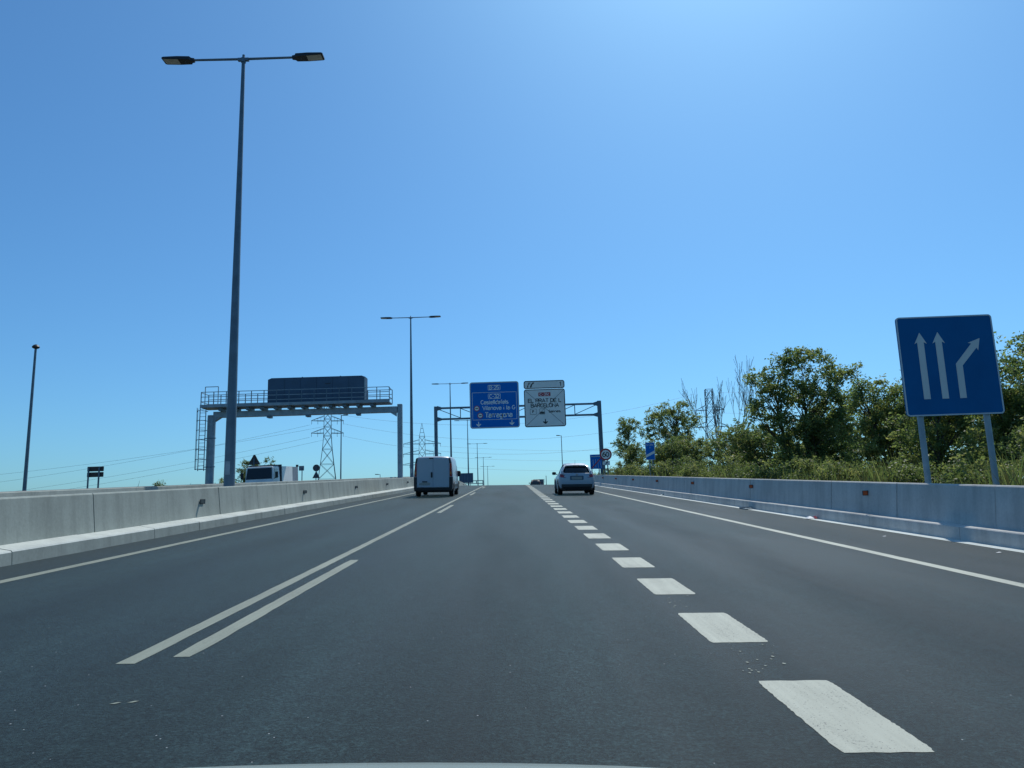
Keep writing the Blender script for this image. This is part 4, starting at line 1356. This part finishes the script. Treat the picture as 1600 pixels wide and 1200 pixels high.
def pylon(label, x, y, z0, levels, arms, rot, w=.17, peak=None):
    root = empty_thing('pylon', label, 'pylon', (x, y, z0), (0, 0, rot), 'lattice power pylons in the distance')
    legs, brace = MB(), MB()
    lattice((legs, brace), levels, w)
    legs.build('legs', 'pylon_steel', root)
    brace.build('bracing', 'pylon_steel', root)
    for z, half, body, rise in arms:
        crossarm(z, half, body, rise, w, root)
    if peak:
        b = MB()
        zt, ht = levels[-1]
        for sx in (-1, 1):
            for sy in (-1, 1):
                b.beam((sx*ht, sy*ht, zt), (0, 0, peak), w*.8)
        for f_ in (.3, .6):
            h2 = ht*(1-f_)
            zz = zt+(peak-zt)*f_
            for a, c in (((-h2, -h2), (h2, -h2)), ((h2, -h2), (h2, h2)), ((h2, h2), (-h2, h2)), ((-h2, h2), (-h2, -h2))):
                b.beam((a[0], a[1], zz), (c[0], c[1], zz), w*.5)
        b.build('peak', 'pylon_steel', root)
    return root

pylon('tall lattice pylon seen through the grey gantry on the left', -61.3, 250, -3, [(0, 4.6), (6, 3.9), (12, 3.3), (17, 2.85), (22, 2.2), (27, 1.6), (31.5, 1.25), (34.5, 1.2), (37.2, 1.15), (40, 1.1), (43, 1.0)],
      [(32.4, 5.3, 1.3, 1.6), (36.6, 5.3, 1.2, 1.6), (41, 4.5, 1.1, 1.6)], .25)
pylon('smaller peaked lattice pylon showing just above the white van', -35.4, 300, -3, [(0, 3.6), (8, 2.8), (16, 2.1), (22, 1.5), (26, 1.3), (29, 1.25), (32.5, 1.2), (35.5, 1.1)],
      [(24.2, 8.3, 1.4, 1.4), (28.5, 7.6, 1.3, 1.5), (32.6, 7.5, 1.2, 1.6)], .12, .15, 41)
pylon('flat-topped lattice pylon standing between the trees on the right', 68, 250, -3, [(0, 4.4), (8, 3.7), (15, 3.0), (20, 2.5), (24, 2.1), (28, 1.75), (31, 1.55), (34, 1.35), (37.3, 1.25), (40.4, 1.2), (43.4, 1.15)],
      [(30.6, 5.7, 1.6, 1.7), (36.3, 4.8, 1.3, 1.7)], -.1)

CABLE_N = ['uppermost', 'second from top', 'third from top', 'lowest']
cable_seen = {}
def cable(label, a, b, sag, group='power cables strung between the pylons'):
    k_ = cable_seen.get(label, 0)
    cable_seen[label] = k_+1
    label = CABLE_N[k_] + ' ' + label
    pts = []
    for k in range(25):
        t_ = k/24
        p = Vector(a).lerp(Vector(b), t_)
        p.z -= sag*4*t_*(1-t_)
        pts.append(p)
    o = MB().tube(pts, .03, 5).build('power_cable', 'cable', None)
    tag(o, label, 'cable', group)

lc = 'power cable from the left pylon to the left edge'
for z_l, z_p, xo in ((24.0, 33.4, 2.5), (19.5, 33.6, -5.3), (16.0, 29.4, -5.3), (13.5, 29.0, 2.5)):
    cable(lc, (-62+xo, 250, z_p-1.2), (-230, 250, z_l-8), 3)
lc = 'power cable between the left pylon and the right one'
for zp, zq, xo in ((37.5, 40, 0), (33.6, 33.2, 5.3), (29.4, 27.6, 5.3)):
    cable(lc, (-61+xo, 250, zp-1.2), (68-4.8, 250, zq-1.0), 7)
lc = 'thin dark power cable running from the right pylon out above the trees'
for zq in (40.2, 33.2, 27.4):
    cable(lc, (72, 250, zq-1.0), (230, 200, zq+4), 5)
lc = 'thin power cable passing from the peaked pylon low over the crest'
for zp, xo in ((28.4, 7.4), (24.2, 7.4), (20.1, 8.2)):
    cable(lc, (-35.4+xo, 300, zp), (150, 330, zp+5), 5)

# ------------------------------------------------------------------ trees, shrubs and grass on the right
def leaf_mesh(name, cen, L, hue, mat, w=0.5, droop=0.3):
    """one rhombic, slightly folded leaf per centre"""
    n = len(cen)
    d = rng.normal(size=(n, 3))
    d[:, 2] = d[:, 2]*.6 - droop
    d /= np.linalg.norm(d, axis=1, keepdims=True)
    a = rng.normal(size=(n, 3))
    u = np.cross(d, a)
    u /= np.linalg.norm(u, axis=1, keepdims=True)
    L = L[:, None]
    nn = np.cross(d, u)
    v = np.empty((n, 4, 3))
    v[:, 0] = cen - d*L*.5
    v[:, 1] = cen + u*L*w*.5 + nn*L*.08
    v[:, 2] = cen + d*L*.5
    v[:, 3] = cen - u*L*w*.5 + nn*L*.08
    me = bpy.data.meshes.new(name)
    me.vertices.add(4*n)
    me.vertices.foreach_set('co', v.reshape(-1))
    me.loops.add(4*n)
    me.loops.foreach_set('vertex_index', np.arange(4*n, dtype=np.int32))
    me.polygons.add(n)
    me.polygons.foreach_set('loop_start', np.arange(0, 4*n, 4, dtype=np.int32))
    me.polygons.foreach_set('loop_total', np.full(n, 4, dtype=np.int32))
    me.update(calc_edges=True)
    at = me.attributes.new('hue', 'FLOAT', 'POINT')
    at.data.foreach_set('value', np.repeat(hue, 4).astype(np.float32))
    me.materials.append(MATS[mat])
    return me

def in_lobes(lobes, n):
    """points spread through several uneven ellipsoids, more of them near the skin"""
    vol = np.array([l[3]*l[4]*l[5] for l in lobes])
    pick = rng.choice(len(lobes), n, p=vol/vol.sum())
    d = rng.normal(size=(n, 3))
    d /= np.linalg.norm(d, axis=1, keepdims=True)
    r = rng.uniform(.12, 1, n)**.5
    lo = np.array(lobes)
    return lo[pick, :3] + d*r[:, None]*lo[pick, 3:6]

def tree(label, x, y, height, lobes, clusters, per, leaf=.13, crad=.38, mat='leaf_elm', name='tree', cat='tree', trunk_r=.11, stems=1, group=None, fork=.35, hue_shift=0., z0=None, sprays=True, bark='bark'):
    z0 = gz(x, y)-.15 if z0 is None else z0
    root = empty_thing(name, label, cat, (x, y, z0), (0, 0, 0), group)
    clusters = int(clusters*1.35)
    pts = in_lobes(lobes, clusters)
    b = MB()
    trunks = []
    cx = np.mean([l[0] for l in lobes])
    for s in range(stems):
        ox, oy = (0, 0) if stems == 1 else (random.uniform(-.5, .5), random.uniform(-.5, .5))
        tx, ty = cx*.5+random.uniform(-.5, .5)+ox*1.5, random.uniform(-.4, .4)+oy*1.5
        top = height*random.uniform(.72, .88)
        path, rad = [], []
        ph = random.uniform(0, 6)
        for k in range(9):
            t_ = k/8
            path.append(Vector((ox+(tx-ox)*t_+.12*sin(ph+4*t_), oy+(ty-oy)*t_+.12*cos(ph+3*t_), top*t_)))
            rad.append(trunk_r*(1-.82*t_)/sqrt(stems))
        b.tube(path, rad, 8)
        trunks.append(path)
    # limbs reach out to the leaf clusters
    for i, p in enumerate(pts):
        if i % 2 and clusters > 60:
            continue
        tr = min(trunks, key=lambda q: (q[4].x-p[0])**2+(q[4].y-p[1])**2)
        tgt = Vector(p)
        hd = sqrt((tgt.x-tr[4].x)**2+(tgt.y-tr[4].y)**2)
        zt_ = max(height*fork*.6, tgt.z - hd*random.uniform(.6, 1.1) - .3)
        k = min(7, max(1, int(zt_/max(.1, tr[8].z)*8)))
        a = tr[k]
        mid = a.lerp(tgt, .5) + Vector((random.uniform(-.2, .2), random.uniform(-.2, .2), random.uniform(-.1, .25)))
        r0 = trunk_r*.34*(1-.06*k)
        b.tube([a, a.lerp(mid, .6)+Vector((0, 0, .05)), mid, tgt], [r0, r0*.7, r0*.5, r0*.16], 5, cap=False)
    b.build('trunk', bark, root, 50, fix=False)
    # leaves: each cluster is a handful of short sprays
    n = clusters*per
    cid = np.repeat(np.arange(clusters), per)
    crs = crad*rng.uniform(.55, 1.35, clusters)
    if sprays:
        ns = 7
        sd = rng.normal(size=(clusters, ns, 3))
        sd[..., 2] *= .7
        sd /= np.linalg.norm(sd, axis=2, keepdims=True)
        sel = rng.integers(0, ns, n)
        tt = rng.uniform(.1, 1.25, n)
        cen = pts[cid] + sd[cid, sel]*(tt*crs[cid])[:, None] + rng.normal(size=(n, 3))*.055
        cen[:, 2] -= .12*tt**2*crs[cid]
    else:
        cen = pts[cid] + rng.normal(size=(n, 3))*(crs[cid]*.5)[:, None]
    chue = rng.uniform(.05, .75, clusters)
    hue = np.clip(chue[cid] + rng.normal(size=n)*.16 + hue_shift, 0, 1)
    L = leaf*rng.uniform(.6, 1.35, n)
    me = leaf_mesh('crown', cen, L, hue, mat)
    c = bpy.data.objects.new('crown', me)
    col.objects.link(c)
    c.parent = root
    return root

TG = 'roadside trees behind the right barrier'
# (lobes: x, y, z, rx, ry, rz relative to the foot)
tree('slender young tree at the left end of the right-hand tree row', 14.3, 88, 8.6, [(-.2, 0, 7.2, 1.3, 1.2, 1.3), (-.6, .2, 5.2, 1.3, 1.2, 1.4), (.4, 0, 3.6, 1.3, 1.1, 1.2), (-.2, 0, 2.0, 1.4, 1, 1.2)], 95, 100, .16, .5, 'leaf_locust', group=TG, trunk_r=.12, stems=2)
tree('airy wide tree with a dark forked trunk behind the countdown sign', 15.5, 70, 8.1, [(-1.2, 0, 6.5, 1.7, 1.5, .9), (.4, .2, 7.3, 1.5, 1.3, .8), (1.6, 0, 6.0, 1.3, 1.3, .9), (-1.9, 0, 5.0, 1.4, 1.3, .8), (.2, 0, 5.2, 1.7, 1.4, .9), (-.8, 0, 3.4, 1.5, 1.2, .8), (1.2, .3, 4.0, 1.2, 1.2, .8), (-1.4, .2, 2.2, 1.5, 1.2, .9), (1.4, 0, 2.0, 1.5, 1.2, .9)], 165, 100, .16, .5, 'leaf_locust', group=TG, trunk_r=.16, hue_shift=.05)
tree('thin sparse sapling right of the 60 sign', 11.6, 80, 2.9, [(0, 0, 2.0, .32, .3, .8), (-.25, 0, 1.1, .35, .3, .5)], 22, 40, .11, .25, 'leaf_locust', 'sapling', 'tree', .04, group=TG, hue_shift=.2)
tree('bushy mid-height tree right of the countdown sign', 13.4, 62, 4.6, [(-.6, 0, 3.2, 1.5, 1.2, 1.0), (.8, 0, 3.4, 1.4, 1.2, 1.0), (0, 0, 2.0, 1.8, 1.3, .9)], 75, 90, .15, .5, 'leaf_shrub', group=TG, stems=3, trunk_r=.1)
tree('low rounded tree under the two bare trees', 15.6, 52, 3.9, [(-1.0, 0, 2.8, 1.5, 1.2, .8), (.8, 0, 2.7, 1.5, 1.2, .8), (0, 0, 1.7, 2.1, 1.3, .8)], 85, 95, .14, .45, 'leaf_shrub', group=TG, stems=3, trunk_r=.1)
tree('tall spreading tree, biggest of the row, left of the arrow sign', 13.6, 34, 7.3, [(-1.5, 0, 5.6, 1.0, 1.0, .7), (-.5, 0, 6.4, .9, .9, .6), (.5, .2, 6.2, .9, .9, .7), (1.7, 0, 5.7, .9, .9, .55), (-1.7, .2, 4.4, 1.0, 1.0, .7), (0, 0, 4.9, 1.5, 1.2, .8), (1.5, .3, 4.3, 1.2, 1.1, .8), (-.9, 0, 3.3, 1.4, 1.2, .8), (.9, 0, 3.0, 1.5, 1.2, .9), (0, .2, 1.8, 2.0, 1.3, .8)], 260, 105, .125, .36, 'leaf_elm', group=TG, trunk_r=.14, stems=2)
tree('second tree left of the arrow sign, lower and leafier', 15.6, 30.5, 5.4, [(-.7, 0, 4.3, 1.0, 1.0, .8), (.5, 0, 4.0, 1.1, 1.0, .8), (0, 0, 3.0, 1.5, 1.2, .8), (-.3, 0, 1.9, 1.6, 1.3, .8)], 130, 105, .12, .36, 'leaf_elm', group=TG, trunk_r=.12, stems=2, hue_shift=.05)
tree('dense tree directly left of the arrow sign panel', 15.3, 26.5, 5.9, [(-.1, 0, 5.0, .6, .8, .7), (-.2, 0, 4.3, .8, .9, .8), (.4, 0, 3.7, 1.1, 1, .9), (-.2, 0, 2.6, 1.4, 1.2, .9), (0, 0, 1.5, 1.5, 1.2, .7)], 120, 105, .115, .34, 'leaf_elm', group=TG, trunk_r=.11, stems=2)
tree('dark leafy tree behind the arrow sign', 16.2, 23.8, 5.0, [(-.3, 0, 4.0, 1.2, 1, .9), (.5, 0, 3.0, 1.4, 1.2, .9), (-.3, 0, 2.0, 1.5, 1.3, .9)], 120, 100, .115, .36, 'leaf_elm', group=TG, trunk_r=.11, stems=2)
tree('tall dark tree at the right edge of the view', 16.4, 21.6, 6.0, [(-.6, 0, 4.9, .9, .9, .7), (.4, 0, 5.0, 1.1, 1, .7), (.0, 0, 4.0, 1.4, 1.2, .8), (.3, 0, 2.8, 1.6, 1.3, .9), (-.4, 0, 1.7, 1.5, 1.3, .8)], 190, 105, .11, .34, 'leaf_elm', group=TG, trunk_r=.13, stems=2)
tree('yellow-green shrubby tree low beside the right sign post', 14.2, 19.2, 3.1, [(0, 0, 2.3, 1.1, 1, .6), (.6, 0, 1.5, 1.3, 1, .7), (-.5, 0, 1.2, 1.0, 1, .6)], 80, 100, .1, .32, 'leaf_shrub', group=TG, trunk_r=.08, stems=3, hue_shift=.15)
for x, y, h, w, l in ((13.2, 80, 5.2, 1.7, 'leafy young tree filling the gap between the two farthest trees'), (13.9, 57, 4.4, 1.6, 'leafy tree left of the low rounded tree'), (14.2, 45.5, 4.6, 1.7, 'leafy tree just left of the biggest tree'), (13.4, 40.5, 4.2, 1.4, 'leafy tree under the left side of the biggest crown')):
    tree(l, x, y, h, [(-w*.4, 0, h*.74, w*.7, w*.7, h*.2), (w*.4, 0, h*.66, w*.7, w*.7, h*.2), (0, 0, h*.45, w, w*.7, h*.25), (0, 0, h*.22, w, w*.7, h*.2)], 85, 95, .14, .45, 'leaf_shrub', group=TG, stems=3, trunk_r=.09)
# a second, darker row behind fills the gaps
for i, (x, y, h, lab) in enumerate(((21, 47, 5.6, 'dark tree of the back row left of the biggest tree'), (21.5, 40, 5.4, 'dark tree of the back row behind the biggest tree'), (21.5, 33.5, 5.0, 'dark tree of the back row between the biggest tree and the sign'), (23, 29.5, 5.4, 'dark tree of the back row left of the arrow sign posts'), (22.5, 25.5, 5.6, 'dark tree of the back row behind the right edge tree'), (22, 57, 4.4, 'dark low tree of the back row under the bare trees'))):
    tree(lab, x, y, h, [(-1, 0, h*.72, 1.7, 1.4, 1.1), (1, 0, h*.66, 1.7, 1.4, 1.1), (0, 0, h*.42, 2.6, 1.5, 1.2), (0, 0, h*.2, 2.4, 1.5, .7)], 110, 90, .16, .55, 'leaf_elm', group='back row of trees on the right', stems=2, trunk_r=.13, hue_shift=-.1)

def bare_tree(label, x, y, height, seed):
    random.seed(seed)
    root = empty_thing('bare_tree', label, 'tree', (x, y, gz(x, y)-.1), (0, 0, 0), 'two leafless trees by the right pylon')
    b, tw = MB(), MB()
    def grow(p, d, L, r, lev):
        pts, q = [p], p
        n = 4
        for k in range(n):
            d2 = (d + Vector((random.gauss(0, .09), random.gauss(0, .09), .05))).normalized()
            q = q + d2*L/n
            pts.append(q)
            d = d2
        rs = [max(.011, r*(1-.55*k/n)) for k in range(n+1)]
        (b if lev < 2 else tw).tube(pts, rs, 6 if lev < 2 else 4, cap=False)
        if lev >= 4:
            return
        for k in range(random.choice([3, 4]) if lev < 3 else 3):
            i = random.randint(2, n) if lev else random.randint(2, n)
            a = random.uniform(0, 2*pi)
            sp = random.uniform(.15, .4)
            nd = (d + Vector((cos(a)*sp, sin(a)*sp*.8, random.uniform(.15, .5)))).normalized()
            grow(pts[i], nd, L*random.uniform(.55, .75), rs[i]*.68, lev+1)
    grow(Vector((0, 0, 0)), Vector((random.uniform(-.03, .03), 0, 1)), height*.5, .13, 0)
    b.build('trunk', 'bark_grey', root, 50, fix=False)
    tw.build('twigs', 'bark_grey', root, fix=False)
bare_tree('left of the two leafless grey trees beside the right pylon', 18.0, 62, 8.8, 11)
bare_tree('right of the two leafless grey trees, nearer the biggest tree', 18.5, 62, 9.3, 23)
random.seed(5)

# shrubs along the foot of the trees
SG = 'shrubs along the foot of the trees'
shr = [(12.0, 74, 1.9, 1.6), (12.4, 66, 2.0, 1.8), (11.6, 58, 1.8, 1.7), (12.2, 51, 2.0, 1.7), (12.6, 45, 2.2, 1.6), (11.4, 40, 1.7, 1.4), (12.3, 37, 1.9, 1.4), (11.6, 31, 1.6, 1.3), (12.8, 28, 1.8, 1.3), (12.2, 24.5, 1.7, 1.2), (13.3, 22, 1.6, 1.1), (12.6, 18, 1.5, 1.1), (13.6, 84, 1.8, 1.8), (12.6, 96, 1.8, 1.9)]
lab = ['farthest but two', 'beside the countdown sign post', 'right of the countdown sign', 'under the left bare tree', 'under the right bare tree', 'left of the biggest trunk', 'at the biggest trunk', 'right of the biggest trunk', 'left of the arrow sign post', 'between the two arrow sign posts', 'right of the right arrow sign post', 'nearest at the right edge', 'left of the airy tree', 'farthest at the left end of the row']
for (x, y, h, w), l in zip(shr, lab):
    x -= 1.1
    h *= 1.15
    tree('low tangled shrub behind the right barrier, ' + l, x, y, h, [(-w*.4, 0, h*.6, w*.6, w*.5, h*.35), (w*.4, 0, h*.5, w*.6, w*.5, h*.35), (0, 0, h*.35, w*.8, w*.5, h*.35)], 60, 90, .12 if y > 45 else .095, .36, 'leaf_shrub', 'shrub', 'shrub', .05, 3, SG, hue_shift=random.uniform(-.1, .2))

tree('small bush peeping over the left barrier', -18.66*.62, 40*.62, 0.8, [(0, 0, .5, .13, .12, .14), (-.03, 0, .36, .12, .12, .12)], 20, 45, .045, .08, 'leaf_shrub', 'bush', 'shrub', .02, 2, z0=prof(40*.62)+.55)
tree('tree top behind the lorry cab on the far side', -27.3, 80, 4.5, [(-.2, 0, 3.6, 1.3, 1, .55), (1.5, 0, 3.7, .7, .8, .45), (-1.0, 0, 3.0, 1.0, .8, .5), (0, 0, 2.2, 1.6, 1, .7)], 55, 85, .15, .45, 'leaf_shrub', group='trees beyond the opposite carriageway', stems=2)
tree('low bushy tree left of the lorry beyond the guard rail', -29.3, 78, 2.6, [(0, 0, 1.7, 1.3, 1, .7), (-1, 0, 1.2, 1, .8, .5)], 40, 80, .15, .4, 'leaf_shrub', group='trees beyond the opposite carriageway', stems=2)

# dry grass standing behind the right barrier
def grass(name, label, n, xr, yr, h, mat, hue0):
    y = yr[0] + (yr[1]-yr[0])*rng.uniform(0, 1, n)**1.6
    x = rng.uniform(xr[0], xr[1], n)
    cl = .5+.5*np.sin(y*1.7+np.sin(x*2.1)*2)*np.sin(y*.43+1)
    cl2 = np.clip(np.sin(y*.9+3*np.sin(x*1.3))*np.sin(y*.31+x), 0, 1)
    hh = h*rng.uniform(.35, 1.1, n)*(.4+.5*cl+.7*cl2)
    z = np.array([gz(a, b_) for a, b_ in zip(x, y)])-.03
    lean = rng.normal(size=(n, 2))*.22
    wd = rng.uniform(.006, .016, n)*(1+y/45)
    ang = rng.uniform(0, pi, n)
    base = np.stack([x, y, z], 1)
    tip = base + np.stack([lean[:, 0]*hh, lean[:, 1]*hh, hh], 1)
    mid = base*.45 + tip*.55 + np.stack([-lean[:, 0]*hh*.12, -lean[:, 1]*hh*.12, hh*.04], 1)
    u = np.stack([np.cos(ang), np.sin(ang)*.5, np.zeros(n)], 1)*wd[:, None]
    v = np.empty((n, 4, 3))
    v[:, 0] = base
    v[:, 1] = mid + u
    v[:, 2] = tip
    v[:, 3] = mid - u
    me = bpy.data.meshes.new(name)
    me.vertices.add(4*n)
    me.vertices.foreach_set('co', v.reshape(-1))
    me.loops.add(4*n)
    me.loops.foreach_set('vertex_index', np.arange(4*n, dtype=np.int32))
    me.polygons.add(n)
    me.polygons.foreach_set('loop_start', np.arange(0, 4*n, 4, dtype=np.int32))
    me.polygons.foreach_set('loop_total', np.full(n, 4, dtype=np.int32))
    me.update(calc_edges=True)
    at = me.attributes.new('hue', 'FLOAT', 'POINT')
    at.data.foreach_set('value', np.repeat(np.clip(hue0+rng.normal(size=n)*.25, 0, 1), 4).astype(np.float32))
    me.materials.append(MATS[mat])
    o = bpy.data.objects.new(name, me)
    col.objects.link(o)
    o['kind'] = 'stuff'
    tag(o, label, 'grass')
grass('dry_grass', 'tall dry grass standing behind the right barrier', 42000, (8.6, 12.2), (6, 100), 1.15, 'leaf_dry', .5)
grass('green_weeds', 'green weeds growing between the grass and the trees', 30000, (9.5, 14), (6, 90), 1.35, 'leaf_shrub', .35)

# ------------------------------------------------------------------ litter in the right gutter
t = empty_thing('litter', 'crumpled white wrapper with a red tip in the right gutter', 'litter', (6.92, 17.6, zr(6.92, 17.6)))
MB().add([(-.1, -.12, .01), (.06, -.1, .015), (.09, .1, .05), (-.06, .14, .03), (0, 0, .07)], [(0, 1, 4), (1, 2, 4), (2, 3, 4), (3, 0, 4), (0, 3, 2, 1)]).build('wrapper', 'litter_white', t)
MB().add([(.08, -.1, .005), (.16, -.08, .01), (.15, .05, .04), (.1, .06, .05), (.12, -.02, .075)], [(0, 1, 4), (1, 2, 4), (2, 3, 4), (3, 0, 4), (0, 3, 2, 1)]).build('red_tip', 'litter_red', t)
for x, y, l in ((6.55, 10.3, 'small white paper scrap on the right shoulder near the edge'), (6.3, 12.9, 'tiny pale leaf on the right shoulder below the sign shadow')):
    o = MB().add([(x-.03, y-.025, zr(x, y)+.006), (x+.025, y-.03, zr(x, y)+.008), (x+.035, y+.025, zr(x, y)+.012), (x-.02, y+.03, zr(x, y)+.006)], [(0, 1, 2, 3)]).build('paper_scrap', 'litter_white')
    tag(o, l, 'litter')
